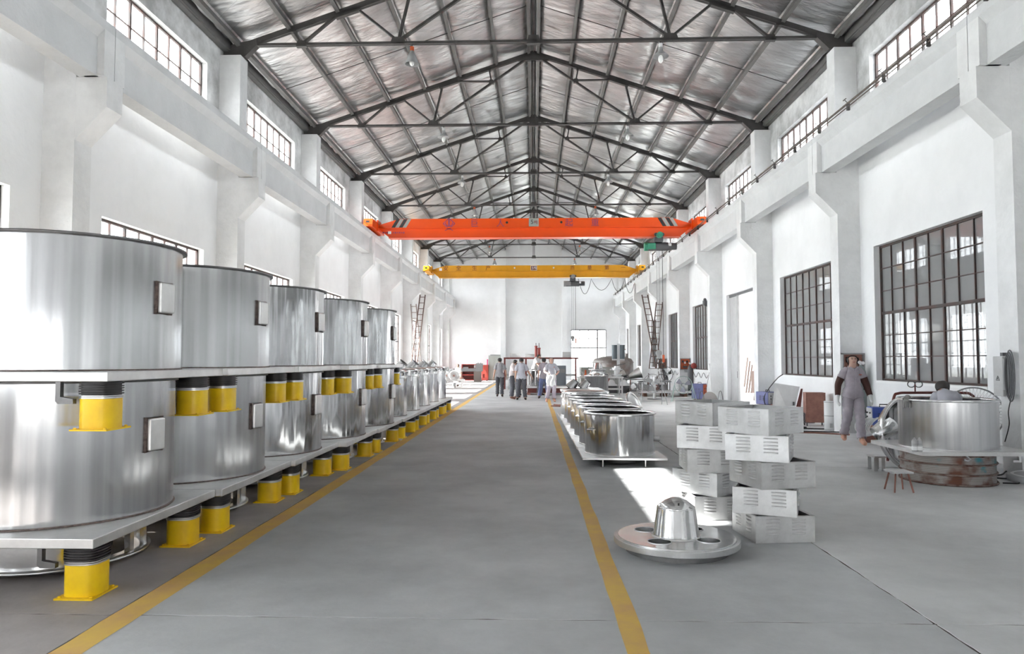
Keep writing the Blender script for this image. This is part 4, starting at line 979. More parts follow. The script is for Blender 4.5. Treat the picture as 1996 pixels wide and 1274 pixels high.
# ---------------------------------------------------------------- things along the right wall
def welder(lab, P, rz, d, mat, front, legs=0, seed=0):
    t = thing('welding_machine', lab, 'welder', P, rz); w, dp, h = d; z = legs
    o = bx((0, 0, z + h / 2), (w, dp, h)).build('casing', mat, t); bevel(o, .012)
    f = bx((0, -dp / 2 - .004, z + h / 2), (w * .9, .012, h * .9)).build('front_panel', front, t)
    for x, zz in ((-.25, .68), (.2, .68), (-.25, .45)): MB().cyl((w * x, -dp / 2 - .01, z + h * zz), .016, .02, 12, R=Matrix.Rotation(PI / 2, 3, 'X')).build('knob', BLACK, f)
    bx((w * .15, -dp / 2 - .012, z + h * .25), (w * .4, .006, .02)).build('terminal_strip', DGREY, f)
    for k in range(5):
        bx((-w / 2 - .002, dp * .12, z + h * (.35 + .08 * k)), (.006, dp * .18, .012)).build('vent_slot', BLACK, t); bx((-w / 2 - .002, -dp * .14, z + h * (.35 + .08 * k)), (.006, dp * .18, .012)).build('vent_slot', BLACK, t)
    MB().tube([(0, -dp * .18, z + h), (0, -dp * .18, z + h + .05), (0, dp * .1, z + h + .05), (0, dp * .1, z + h)], .012, 8).build('handle', BLACK, t)
    if legs: MB().box((0, 0, legs / 2 + .02), (w * .95, dp * .9, legs - .06)).box((0, 0, .02), (w * .8, dp * .7, .04)).build('cart', BRN, t)
    return t
w1 = welder('blue welding machine on a reddish crate between the walking worker and the dished cover', (7.08, 14.75, 0), -PI / 2 - .1, (.34, .60, .36), BLUE, LGREY, .34)
for j in range(2):
    for k in range(6): bx((.172, -.16 + .13 * j, .42 + .03 * k), (.006, .09, .012)).build('vent_slot', BLACK, w1)
o = text('DEYU', .10, (.176, .19, .56), LGREY, w1); o.rotation_euler = (PI / 2, 0, PI / 2)
# louvre groups and pale lettering on its long face
def bottle(lab, P, r, h, mat=MGREY):
    t = thing('gas_cylinder', lab, 'gas cylinder', P)
    MB().lathe([(.001, 0), (r, 0), (r, h * .80), (r * .85, h * .87), (r * .5, h * .92), (r * .22, h * .94), (r * .2, h * .955), (.001, h * .955)], 32).build('cylinder_body', mat, t)
    MB().cyl((0, 0, h * .95), r * .22, h * .05, 12).box((0, -.05, h * .975), (.03, .10, .03)).build('valve', SAT, t)
    MB().cyl((0, -.10, h * .975), .035, .03, 16, R=Matrix.Rotation(PI / 2, 3, 'X')).cyl((-.06, -.07, h * .985), .035, .03, 16, R=Matrix.Rotation(PI / 2, 3, 'X')).build('pressure_gauge', WHT, t)
    MB().lathe([(r + .002, h * .3), (r + .004, h * .32), (r + .002, h * .34)], 24).build('band', DGREY, t)
    return t
p = at(1686, 800, 16.25); bottle('tall grey-green gas cylinder in front of the second column behind the walking worker', (7.26, 16.2, 0), .115, 1.62, M('cylinder_green_grey', (.26, .31, .30), .45, var=.2, vs=4))
p = at(1345, 740, 33.9); bottle('dark grey gas cylinder standing before the orange-backed panel on the fifth column', (p.x + .02, 33.9, 0), .125, 1.52, DGREY)
def panel(lab, x, y, z0, z1, w, inner):
    t = thing('distribution_box', lab, 'electric box', (x, y, z0)); h = z1 - z0
    MB().box((-w / 2 + .015, -.06, h / 2), (.03, .12, h)).box((w / 2 - .015, -.06, h / 2), (.03, .12, h)).box((0, -.06, h - .015), (w, .12, .03)).box((0, -.06, .015), (w, .12, .03)).box((0, -.005, h / 2), (w, .01, h)).build('enclosure', MGREY, t)
    bx((0, -.02, h / 2), (w - .06, .02, h - .06)).build('backboard', inner, t)
    for i in range(3): bx((-w * .22 + i * w * .2, -.06, h * (.62 if i % 2 else .72)), (.07, .05, .10)).build('breaker', WHT if i == 1 else BLACK, t)
    bx((0, -.05, h * .25), (w * .4, .04, .08)).build('meter', DGREY, t)
    for i in range(3): MB().tube(curve_pts([(-w * .2 + i * .1, -.05, h * .6), (-w * .15 + i * .1, -.09, h * .4), (-.05 + i * .05, -.05, h * .15), (i * .04, -.04, -.12)], 4), .008, 5).build('wire', BLACK, t)
panel('open grey electric box on the second column behind the walking worker', 7.20, 16.515, 1.25, 1.80, .50, BRN)
panel('open electric box with orange backboard on the fifth column', 7.20, 34.515, 1.18, 1.72, .50, ORED)
panel('open electric box on the sixth column next to the hanging hook', 7.20, 40.515, 1.16, 1.72, .48, BRN)
t = thing('control_box', 'tall white control box with warning triangle and coiled cable on the nearest visible right column', 'control box', (6.868, 10.80, 1.12))
o = bx((.02, 0, .29), (.12, .22, .58)).build('casing', LGREY, t); bevel(o, .01)
tri = MB()
for k in range(3):
    a, b = [(.0 + .045 * math.sin(2 * PI * j / 3), .25 + .045 * math.cos(2 * PI * j / 3)) for j in (k, k + 1)]; tri.bar((-.042, a[0], a[1]), (-.042, b[0], b[1]), .003, .006)
tri.bar((-.042, -.006, .275), (-.042, .006, .252), .003, .005).bar((-.042, .006, .252), (-.042, -.006, .250), .003, .005).bar((-.042, -.006, .250), (-.042, .004, .232), .003, .005)
tri.build('warning_triangle', BLACK, t)
bx((-.01, -.125, .32), (.05, .03, .46)).build('cable_duct', MGREY, t); bx((.0, -.08, .61), (.06, .06, .05)).build('cable_gland', DGREY, t)
for i in range(4):
    w_ = .05 + .014 * i; MB().tube([(-.03 + .008 * i, -.19 - .012 * i + w_ * math.cos(a), .30 + (.28 + .03 * i) * math.sin(a)) for a in [2 * PI * k / 28 for k in range(28)]], .010, 6, closed=True).build('cable_coil', DGREY, t)
cable([(6.92, 10.66, 1.10), (6.90, 10.70, .9), (6.93, 10.74, .7), (6.90, 10.80, .45)], .007, BLACK, 'thin black lead running down the column below the white control box')
# rope / hose bundle
t = thing('hose_bundle', 'bundle of pale hose looped over the crate in front of the blue welder', 'hose', (6.72, 14.62, 0))
for i in range(9):
    ph = i * .09; MB().tube([(.03 * i - .1 + .20 * math.cos(a), .12 * math.sin(a * 1.0) * .5 - .01 * i, .30 + .16 * math.sin(a + ph) + .008 * i) for a in [2 * PI * k / 24 for k in range(24)]], .014, 6, closed=True).build('hose_loop', WHT, t)
bx((.06, .05, .07), (.40, .20, .13)).build('hose_block', BRN, t)
t = thing('paint_drum', 'white metal drum standing behind the walking worker', 'drum', (6.95, 17.15, 0))
MB().lathe([(.001, 0), (.13, 0), (.13, .68), (.001, .68)], 32).build('drum_body', WHT, t)
for z in (.02, .34, .66): MB().lathe([(.13, z - .01), (.137, z), (.13, z + .01)], 32).build('drum_bead', LGREY, t)
bx((-.03, -.131, .12), (.06, .006, .1)).build('torn_label', LGREY, t)
# brown board cabinet, orange box, grinder stand, leaning sheet
t = thing('tool_cabinet', 'brown-fronted steel cabinet on short legs below the far end of the second window', 'cabinet', (7.05, 18.35, 0), -.15)
bx((0, 0, .46), (.46, .34, .74)).build('cabinet_body', BRN, t); bx((0, -.175, .46), (.40, .012, .68)).build('door', BRN, t)
for sx in (-1, 1):
    for sy in (-1, 1): bx((sx * .21, sy * .15, .045), (.03, .03, .09)).build('leg', DGREY, t)
t = thing('small_transformer', 'small orange-red transformer box wound with cables on the floor beside the brown cabinet', 'transformer', (6.62, 18.5, 0), .2)
bx((.05, 0, .17), (.20, .26, .30)).build('casing', ORED, t); bx((-.09, -.01, .17), (.10, .24, .28)).build('side_panel', LGREY, t)
for sx in (-.06, .08): bx((sx, 0, .01), (.03, .24, .02)).build('foot', BLACK, t)
for i in range(5): MB().tube([(.05 + (.09 + .012 * i) * math.cos(a), -.15 - .012 * i, .19 + (.12 + .01 * i) * math.sin(a)) for a in [2 * PI * k / 20 for k in range(20)]], .008, 5, closed=True).build('cable_coil', DGREY if i % 2 else MGREY, t)
t = thing('steel_sheet', 'large pale steel sheet leaning against the wall below the second window', 'sheet', (6.98, 20.3, 0))
a_, b_, c_, d_ = Vector((-.42, -.10, .0)), Vector((.10, -.30, .0)), Vector((.42, .0, .90)), Vector((-.22, .10, 1.0))
v = Vector((.012, .012, 0)); MB().add([a_, b_, c_, d_, a_ + v, b_ + v, c_ + v, d_ + v], [(0, 1, 2, 3), (7, 6, 5, 4), (0, 4, 5, 1), (1, 5, 6, 2), (2, 6, 7, 3), (3, 7, 4, 0)]).build('sheet', M('pale_sheet', (.80, .80, .80), .4, metal=.5, var=.1, vs=3), t)
bx((.20, -.15, .44), (.05, .012, .10)).build('cutout', DGREY, t)
t = thing('dark_sheet', 'narrow dark red plate standing on edge right of the pale steel sheet', 'plate', (7.18, 19.9, 0))
MB().prism([(-.12, 0), (.06, 0), (.16, .86), (.12, .86)], 'y', 0, .03).build('plate', DRED, t)
t = thing('grinder_stand', 'small pedestal grinder with round wheel beside the leaning sheet', 'grinder', (7.22, 19.1, 0))
MB().tube([(0, 0, .0), (.0, 0, .62)], .018, 8).build('pole', SAT, t); MB().cyl((0, 0, 0), .12, .03, 20).build('base', DGREY, t)
bx((0, 0, .68), (.16, .14, .12)).build('grinder_body', MGREY, t); MB().cyl((.05, -.09, .63), .09, .03, 24, R=Matrix.Rotation(PI / 2, 3, 'X')).build('grinding_wheel', SAT, t); MB().cyl((-.07, -.09, .70), .04, .03, 16, R=Matrix.Rotation(PI / 2, 3, 'X')).build('knob', WHT, t)
p = at(1487, 770, 22.6)
w2 = welder('faded blue welding machine with grey front panel by the third column', (p.x, 22.2, 0), .45, (.42, .50, .38), BLUE2, LGREY, .30)
t = thing('welding_mask', 'grey and black welding mask lying against the faded blue welder', 'mask', (p.x + .16, 21.8, .35)); MB().ball((0, 0, .09), .13, 16, (1, .55, 1.1)).build('mask_shell', MGREY, t); bx((.04, -.075, .1), (.12, .02, .07)).build('visor', BLACK, t)
bx((0, 0, -.19), (.3, .2, .32)).build('mask_support', BRN, t)
cable([(7.40, 21.6, 1.22), (7.25, 21.65, 1.1), (7.05, 21.9, .75), (6.95, 22.0, .45), (7.0, 21.7, .05)], .014, BLACK, 'black cable dropping from the second window sill to the faded blue welder')
cable([(6.5, 18.1, .015), (6.2, 18.0, .015), (5.9, 18.2, .015), (6.6, 17.7, .015), (6.0, 17.5, .015), (6.9, 17.3, .015)], .016, BLACK, 'tangle of black welding leads on the floor before the orange-red transformer')
cable([(5.6, 17.0, .012), (6.3, 16.75, .012), (7.0, 16.6, .012)], .012, BLACK, 'long black lead on the floor running towards the second column')
cable([(5.4, 16.6, .012), (6.3, 16.4, .012), (6.9, 16.0, .012)], .022, BRN, 'brown steel bar lying on the floor left of the gas cylinder', 'steel_bar', 2, 'bar')
# hoses on the gas cylinder
cable([(7.25, 16.1, 1.02), (7.36, 16.0, .9), (7.38, 15.95, .7), (7.30, 15.95, .6)], .010, BLACK, 'black gas hose hanging in a loop right of the grey-green cylinder')
# things at the sliding door
def bucket(lab, P, r, h, mat=WHT):
    t = thing('bucket', lab, 'bucket', P); MB().lathe([(.001, .005), (r * .8, 0), (r, h), (r * .96, h), (r * .78, .02), (.001, .02)], 28).build('bucket_body', mat, t)
    MB().lathe([(r, h - .03), (r * 1.04, h - .01), (r, h)], 28).build('rim', mat, t); return t
bucket('white plastic bucket in the doorway', (8.05, 27.3, 0), .20, .40); bucket('second white bucket behind the one in the doorway', (8.0, 28.2, 0), .18, .60)
t = thing('timber_stack', 'slanting poles and boards leaning beyond the sliding door', 'timber', (8.75, 29.6, 0))
for i in range(4): MB().bar((-.25 + .1 * i, 0, 0), (.05 + .09 * i, .25, 1.75 - .15 * i), .06, .03).build('pole', M('grey_timber', (.16, .12, .10), .8), t)
MB().prism([(.1, 0), (.5, 0), (.5, .55), (.35, 1.2), (.12, 1.2)], 'y', -.1, .05).build('board', M('crate_wood', (.14, .10, .085), .7), t)
bx((.3, -.1, 1.38), (.14, .1, .16)).build('pink_box', M('pink_box', (.35, .18, .15), .6), t)
t = thing('panel_rack', 'tall grey panels standing upright just inside the doorway', 'panels', (8.62, 27.8, 0)); bx((0, 0, 1.1), (.16, .3, 2.2)).build('panel', LGREY, t); bx((.12, .05, 1.3), (.10, .3, 2.6)).build('panel', BRN, t)
# alarm lamp over the fourth window, funnel, conduit with loop
p = at(1368, 590, 30.3); t = thing('bracket_lamp', 'small dark floodlight on a bracket above the fourth window', 'lamp', (7.35, 31.0, p.z - .05))
MB().cyl((0, 0, 0), .10, .2, 16).build('lamp_body', DGREY, t); MB().ball((0, 0, .24), .07, 12).build('lamp_cap', DGREY, t); bx((.06, 0, -.03), (.16, .1, .03)).build('bracket', DGREY, t)
t = thing('red_funnel', 'red round funnel standing on the fourth window sill', 'funnel', (7.40, 33.5, 1.24)); MB().lathe([(.001, .0), (.09, .02), (.15, .12), (.11, .22), (.03, .27), (.001, .27)], 24).build('funnel_body', RED, t)
for i, (y0, y1, lab) in enumerate(((28.6, 33.6, 'black cable draped in waves along the wall below the fourth window'), (34.9, 40, 'black cable draped along the wall below the fifth window'))):
    P = [(7.40, y0 + (y1 - y0) * k / 10, 1.08 - .22 * (k % 2)) for k in range(11)]; cable(P, .012, BLACK, lab, n=4)
# third welder, tub with dish, round grids
p = at(1372, 760, 29.0)
w3 = welder('blue welding machine with red edge next to the dark gas cylinder', (p.x - .05, 29.6, 0), .9, (.34, .5, .62), BLUE2, ORED, .06)
t = thing('shallow_tub', 'shallow brown steel tub holding a grey half disc near the sliding door', 'tub', (6.66, 27.4, 0)); TB = M('dull_brown_steel', (.26, .22, .20), .5, metal=.6)
MB().lathe([(.001, .02), (.45, 0), (.50, .12), (.48, .12), (.43, .03), (.001, .04)], 40).build('tub_shell', TB, t)
MB().prism([(.0 + .30 * math.cos(a), .08 + .36 * math.sin(a)) for a in [PI * k / 16 for k in range(17)]], 'y', .1, .12).build('half_disc', M('dull_grey_disc', (.28, .26, .25), .6), t)
for x in (-.34, .36): MB().tube([(x + .09 * math.cos(a), -.05, .06 + .42 * math.sin(a)) for a in [PI * k / 12 for k in range(13)]], .012, 6).build('hoop', DGREY, t)
t = thing('white_pipe', 'pale pipe leaning against the fourth column', 'pipe', (6.86, 28.2, 0)); MB().tube([(.04, -.05, .0), (-.02, .02, 1.35), (-.04, .03, 1.5)], .035, 10).build('pipe', WHT, t); MB().tube([(-.28, -.1, .0), (-.03, .0, 1.2)], .008, 6).build('stay', DGREY, t)
# pallet deck under the fans
t = thing('steel_pallet', 'long flat steel pallet with timber bearers beyond the pedestal fans', 'pallet', (5.9, 33.0, 0)); bx((0, 0, .20), (2.3, 1.1, .08)).build('deck', PLATE, t)
for x in (-.9, 0, .9): bx((x, 0, .08), (.14, 1.0, .16)).build('bearer', M('old_timber', (.16, .08, .05), .8), t)
t = thing('steel_frame_table', 'low steel frame table with boxes on the pallet side of the fans', 'table', (5.75, 34.6, 0)); bx((0, 0, .62), (1.5, .7, .06)).build('table_top', MGREY, t)
for sx in (-1, 1):
    for sy in (-1, 1): bx((sx * .68, sy * .3, .3), (.05, .05, .6)).build('leg', MGREY, t)
bx((0, 0, .2), (1.4, .6, .03)).build('shelf', MGREY, t)
for i, x in enumerate((-.42, .05, .45)): tag(bevel(bx((x, 0, .34), (.34, .4, .25)).build('parts_box', (LGREY, BRN, MGREY)[i], None, (5.75, 34.6, 0)), .01), '%s box on the lower shelf of the steel frame table' % ('pale left-hand', 'brown middle', 'dull right-hand')[i], 'box', 'boxes on the frame table')
# rolled sheets on a rack
t = thing('roll_rack', 'low steel rack carrying rolled sheet cylinders beside the aisle end', 'rack', (5.05, 38.2, 0)); bx((0, 0, .02), (1.9, .9, .04)).build('rack_base', MGREY, t); bx((.1, 0, .62), (2.1, .8, .04)).build('rack_shelf', MGREY, t)
for sx in (-.9, 0, .95): MB().box((sx, -.35, .3), (.05, .05, .6)).build('leg', BRN, t)
RX = Matrix.Rotation(PI / 2, 3, 'X')
for i in range(4): tag(MB().lathe([(.17, -.42), (.20, -.42), (.20, .42), (.17, .42), (.17, -.42)], 28, R=RX).build('rolled_sheet', SAT, None, (4.35 + .44 * i, 38.2, .25)), '%s rolled steel cylinder from the left on the low rack' % ordn(i), 'cylinder', 'rolled cylinders on the rack')
for i, (x, z, r, lab) in enumerate(((4.55, .66, .22, 'smaller grey steel cone on the roll rack'), (5.35, .66, .30, 'large grey steel cone on the roll rack'))):
    tag(MB().lathe([(r * .35, -.35), (r, .28), (r * 1.02, .30), (r * .97, .30)], 32, R=Matrix.Rotation(1.2, 3, 'Y')).build('steel_cone', SAT, None, (x, 38.2, z - .02 + r * .79)), lab, 'cone')
for i in range(3):
    t = thing('kettle_lid_stack', '%s white domed kettle on a dark round base before the big vessel' % ['left-hand', 'middle', 'right-hand'][i], 'kettle', (3.25 + .62 * i, 36.1, 0), group='domed kettles')
    MB().lathe([(.001, 0), (.28, 0), (.28, .36), (.001, .36)], 28).build('base_drum', DGREY, t); MB().lathe([(.30, .36), (.30, .40), (.2, .46), (.15, .60), (.06, .66), (.001, .66)], 28).build('dome', WHT, t)
t = thing('tubular_handle_cart', 'hand cart with slanting red bars standing before the domed kettles', 'cart', (3.55, 35.5, 0)); 
for s in (-.1, .12): MB().tube([(s - .2, 0, .1), (s + .12, .1, .95)], .018, 8).build('handle_bar', RED, t)
MB().box((-.25, 0, .12), (.4, .35, .04)).build('cart_deck', MGREY, t); MB().tube([(.02, .1, .95), (.24, .1, .95)], .02, 8).build('grip', WHT, t)
for s in (-.1, .1): MB().cyl((s - .3, -.1, .05), .05, .03, 12, R=RX).build('wheel', BLACK, t)
# great vessel cluster with agitator tower
t = thing('process_vessel', 'great dull grey vessel with domed top and stained shell near the far right column', 'vessel', (4.75, 43.5, 0)); VS = M('stained_vessel', (.42, .40, .385), .45, metal=.6, var=.35, vs=1.6, dark=(.28, .22, .20))
MB().lathe([(.001, .35), (.7, .36), (1.15, .55), (1.22, .75), (1.22, 1.55), (1.1, 1.72), (.6, 1.85), (.001, 1.88)], 48).build('vessel_shell', VS, t)
for z in (.75, 1.5): MB().lathe([(1.22, z - .03), (1.27, z), (1.22, z + .03)], 48).build('vessel_flange', VS, t)
for k in range(4): a = PI / 4 + k * PI / 2; MB().tube([(1.0 * math.cos(a), 1.0 * math.sin(a), 0), (1.0 * math.cos(a), 1.0 * math.sin(a), .6)], .06, 10).build('leg', VS, t)
MB().lathe([(.001, 0), (.36, .0), (.36, .05), (.2, .12), (.001, .14)], 32, (-.1, -.9, 1.35), R=Matrix.Rotation(1.2, 3, 'X')).build('manway', VS, t)
for x, y, h_ in ((.55, -.3, .35), (.85, .2, .28), (.2, -.5, .22)): MB().cyl((x, y, 1.72), .10, h_, 16).cyl((x, y, 1.72 + h_), .15, .03, 16).build('nozzle', VS, t)
MB().tube([(.55, -.3, 2.05), (.55, -.3, 2.25)], .02, 8).cyl((.55, -.3, 2.25), .20, .04, 20).build('hand_wheel', RED, t)
t2 = thing('agitator_tower', 'agitator drive with white central post and two dark motors above the great vessel', 'agitator', (4.90, 41.9, 0))
MB().box((0, 0, 1.3), (.16, .16, 2.6)).build('post', TOWER, t2)
for s in (-1, 1): MB().cyl((s * .22, 0, 1.70), .15, .78, 20).cyl((s * .22, 0, 2.46), .16, .05, 20).build('motor', M('slate_motor', (.13, .16, .18), .5), t2); bx((s * .2, 0, 1.66), (.3, .3, .08)).build('motor_mount', SAT, t2)
MB().cyl((0, 0, 0), .35, .05, 24).build('base', MGREY, t2)
t = thing('blue_pipe_bend', 'faded blue pipe bend before the great vessel', 'pipe', (4.5, 41.6, 0)); MB().tube(curve_pts([(0, 0, 0), (0, 0, .6), (.05, 0, .85), (.3, 0, .95)], 5), .09, 14).build('pipe_bend', BLUE2, t)
# long parts table with polished parts
t = thing('work_table', 'steel work table crowded with polished parts, beyond the low tank row', 'table', (3.05, 33.6, 0)); bx((0, 0, .84), (2.1, 1.2, .06)).build('table_top', PLATE, t)
for sx in (-1, 1):
    for sy in (-1, 1): bx((sx * .98, sy * .52, .40), (.07, .07, .81)).build('leg', PLATE, t)
bx((0, 0, .3), (1.95, 1.05, .04)).build('shelf', PLATE, t)
t = thing('flange_assembly', 'polished bolted flange assembly on the steel work table', 'machine part', (2.95, 33.5, .875)); MB().lathe([(.001, 0), (.50, 0), (.50, .05), (.38, .06), (.34, .30), (.42, .31), (.42, .35), (.001, .36)], 40).build('flange_body', MIR, t)
for k in range(16): a = 2 * PI * k / 16; MB().cyl((.45 * math.cos(a), .45 * math.sin(a), .05), .022, .07, 8).build('bolt', RIM, t)
MB().lathe([(.26, .36), (.17, .62), (.15, .66), (.001, .66)], 32).build('hub_cone', MIR, t)
t = thing('flange_stack', 'dull grey flat disc stack standing right of the bolted flange on the work table', 'machine part', (3.83, 33.6, .875))
for z, r in ((0, .22), (.06, .28), (.30, .30), (.36, .20)): MB().cyl((0, 0, z), r, .05, 32).build('disc', SAT, t)
MB().cyl((0, 0, 0), .10, .48, 20).build('spindle', SAT, t); MB().bar((-.1, 0, .48), (.42, 0, .60), .07, .04).build('lever', RIM, t)
for i, (x, y, r, h_) in enumerate(((2.22, 33.4, .10, .22), (2.42, 33.8, .07, .30), (2.5, 33.3, .12, .14), (3.5, 33.2, .09, .18))):
    tag(MB().lathe([(.001, 0), (r, 0), (r, h_ * .3), (r * .6, h_ * .35), (r * .55, h_), (.001, h_)], 20).build('machined_part', (MIR, ORED, MIR, SAT)[i], None, (x, y, .875)), ['small polished stub at the left end of the work table', 'little orange-painted stub on the work table', 'squat polished hub on the left half of the work table', 'dull turned part before the disc stack on the work table'][i], 'machine part')
t = thing('grey_cabinet', 'long low grey-green cabinet behind the work table', 'cabinet', (3.35, 37.2, 0)); bx((0, 0, .65), (1.9, .8, 1.26)).build('cabinet_body', M('grey_green_paint', (.38, .39, .36), .5), t)
for i in range(3): bx((-.62 + .62 * i, -.41, .62), (.58, .02, 1.1)).build('cabinet_door', M('grey_green_paint', (.4, .4, .4)), t)
for i in range(3): bx((-.42 + .62 * i, -.43, .7), (.02, .03, .16)).build('door_handle', DGREY, t)
t = thing('small_tank', 'upright polished tank with fluted shine between the low tanks and the work table', 'tank', (2.55, 29.5, 0)); MB().lathe([(.001, .25), (.48, .25), (.48, .98), (.51, .98), (.51, 1.01), (.001, 1.02)], 48).build('shell', INOX2, t)
for k in range(3): a = 2 * PI * k / 3; bx((.4 * math.cos(a), .4 * math.sin(a), .125), (.06, .06, .25)).build('leg', MIR, t)
# pendant chain slings by the hook
t = thing('chain_sling', 'dark chain sling hanging from the hook of the green hoist', 'chain', (5.0, 29.0, .55))
for i in range(14):
    z = .95 - .07 * i; R = Matrix.Rotation(PI / 2 * (i % 2), 3, 'Z'); MB().tube([R @ Vector((.02 * math.cos(a) + (.10 * math.sin(i * .5)), 0, .045 * math.sin(a) + z)) for a in [2 * PI * k / 10 for k in range(10)]], .008, 5, closed=True).build('chain_link', STEEL_D, t)
t = thing('lifting_clamp', 'grey steel lifting fixture standing under the chain sling', 'fixture', (5.02, 30.2, 0)); MB().tube([(0, 0, 0), (0, 0, .95)], .06, 12).build('post', SAT, t); MB().prism([(-.05, .9), (.05, .9), (.28, 1.15), (.24, 1.28), (-.24, 1.28), (-.28, 1.15)], 'y', -.03, .03).build('spreader_plate', SAT, t); MB().cyl((0, 0, 0), .3, .04, 24).build('base', MGREY, t)
for z in (.3, .5, .7): MB().cyl((0, 0, z), .10, .06, 16).build('collar', SAT, t)

# ---------------------------------------------------------------- ladders
def ladder(lab, A, B, w, rungs, mat, side=(1, 0, 0)):
    A = Vector(A); B = Vector(B); t = thing('ladder', lab, 'ladder', A); D = B - A; sv = Vector(side) * w / 2
    for s in (-1, 1): MB().bar(sv * s, D + sv * s * .85, .045, .05).build('rail', mat, t)
    for i in range(rungs): c = D * ((i + .6) / rungs); k = 1 - .15 * i / rungs; MB().bar(c - sv * k, c + sv * k, .035, .035).build('rung', mat, t)
p0, p1 = at(1263, 733, 40.1), at(1287, 588, 40.1)
ladder('right-hand ladder leaning to the right against the sixth column', (p0.x, 39.2, .01), (p1.x, 40.35, p1.z), .40, 15, WOOD)
p0, p1 = at(1287, 735, 39.5), at(1259, 574, 39.5)
ladder('right-hand ladder leaning to the left against the runway beam', (p0.x, 38.6, .01), (p1.x - .05, 39.6, p1.z), .36, 16, WOOD)
p0, p1 = at(824, 735, 40.2), at(805, 592, 40.2)
ladder('left-hand ladder leaning to the left against the wall column', (p0.x, 39.3, .01), (p1.x, 40.35, p1.z), .36, 14, M('pale_ladder', (.30, .24, .22), .7))
p0, p1 = at(808, 735, 40.2), at(825, 575, 40.2)
ladder('left-hand ladder with dark rails reaching up to the runway beam', (p0.x, 39.0, .01), (p1.x, 40.0, p1.z), .34, 16, WOOD)

# ---------------------------------------------------------------- far middle: tank carrier with post
t = thing('machine_base', 'long steel machine base on dark skids behind the group of men', 'machine', (.65, 34.5, 0)); bx((0, 0, .36), (2.1, 1.3, .08)).build('deck', PLATE, t)
for y in (-.5, .5): bx((0, y, .20), (1.9, .15, .22)).build('skid', DRED, t)
for sx in (-.9, .9): bx((sx, 0, .05), (.15, 1.2, .10)).build('foot_beam', BRN, t)
t = thing('polished_tank', 'polished upright tank standing on the machine base behind the group', 'tank', (.22, 34.4, .405)); MB().lathe([(.001, 0), (.42, 0), (.42, .72), (.45, .72), (.45, .76), (.001, .80)], 48).build('shell', INOX2, t)
for k in range(6): a = PI + PI * k / 5; MB().tube([(.46 * math.cos(a), .46 * math.sin(a), .05), (.46 * math.cos(a), .46 * math.sin(a), .7)], .03, 8).build('side_pipe', MIR, t)
t = thing('hydraulic_post', 'twin dark red hydraulic cylinders rising behind the men', 'cylinder', (.18, 36.4, 0))
for s in (-1, 1): MB().cyl((s * .075, 0, 0), .07, 2.25 - .05 * s, 20).cyl((s * .075, 0, 2.25 - .05 * s), .085, .06, 20).build('cylinder', RED, t); MB().tube([(s * .075, 0, 2.25), (s * .075, 0, 2.5)], .018, 6).build('rod', STEEL_D, t)
bx((0, 0, .03), (.6, .5, .06)).build('base', MGREY, t)
t = thing('press_frame', 'wide brown press frame with cross beam in the background behind the men', 'machine', (.45, 40.5, 0))
for x in (-2.1, -.9, .6, 1.9): bx((x, 0, .85), (.09, .3, 1.7)).build('frame_post', DRED if x != .6 else MGREY, t)
bx((-.05, 0, 1.74), (4.2, .34, .09)).build('cross_beam', DRED, t); bx((-.1, 0, .8), (3.9, .25, .12)).build('lower_beam', MGREY, t)
for x, w_, h_ in ((-1.5, .6, .22), (-.5, .9, .18), (1.4, .5, .30)): bx((x, 0, 1.79 + h_ / 2), (w_, .3, h_)).build('stored_plate', LGREY, t)
MB().lathe([(.001, 0), (.5, 0), (.5, .6), (.3, .7), (.001, .72)], 28, (-1.4, -.2, .0)).build('drum_housing', MGREY, t)
t = thing('steel_bin', 'blue-grey steel bin behind the man in lilac trousers', 'bin', (1.35, 36.2, 0)); bx((0, 0, .68), (.5, .5, 1.36)).build('bin_body', M('slate_paint', (.22, .25, .28), .5), t); bx((0, -.26, 1.1), (.4, .02, .2)).build('bin_door', MGREY, t)
t = thing('brown_crate', 'small brown crate on the floor beside the last low tank', 'crate', (1.6, 23.0, 0)); bx((0, 0, .34), (.5, .6, .68)).build('crate_body', M('dull_brown', (.25, .2, .18), .6), t); MB().box((0, -.31, .6), (.52, .02, .06)).box((0, -.31, .1), (.52, .02, .06)).build('batten', BRN, t)
cable([(.72, 26.2, .02), (.95, 26.0, .02)], .03, BRN, 'rusty offcut lying at the yellow line near the last low tank', 'offcut', 2, 'offcut')
cable([(.60, 25.5, .02), (.92, 25.3, .02)], .025, BRN, 'longer rusty offcut lying just before the other one', 'offcut', 2, 'offcut')

# ---------------------------------------------------------------- far left
t = thing('filing_cabinet', 'tall grey-green steel cabinet by the end wall left of the pilaster', 'cabinet', (-3.15, 57.6, 0)); GG = M('grey_green_paint', (.4, .4, .4)); bx((0, 0, 1.0), (.95, .55, 2.0)).build('cabinet_body', GG, t)
for s in (-1, 1): bx((s * .235, -.285, .98), (.45, .02, 1.85)).build('cabinet_door', GG, t); bx((s * .04, -.305, 1.0), (.02, .03, .18)).build('door_handle', DGREY, t)
bx((.05, 0, 2.03), (.8, .45, .07)).build('cabinet_top', MGREY, t)
t = thing('red_cabinet', 'bright red steel cabinet standing left of the grey-green one', 'cabinet', (-4.0, 57.3, 0)); bx((0, 0, .62), (.72, .6, 1.24)).build('cabinet_body', M('bright_red', (.45, .07, .05), .45), t); bx((0, -.31, .62), (.54, .02, 1.1)).build('cabinet_door', M('bright_red', (0, 0, 0)), t); bx((.22, -.33, .7), (.02, .03, .14)).build('door_handle', DGREY, t)
tag(MB().cyl((0, 0, 0), .05, .45, 12).box((0, 0, .02), (.14, .14, .04)).build('pink_canister', M('pink_plastic', (.75, .08, .2), .4), None, (-3.72, 57.3, 1.241)), 'bright pink upright canister on top of the red cabinet', 'canister')
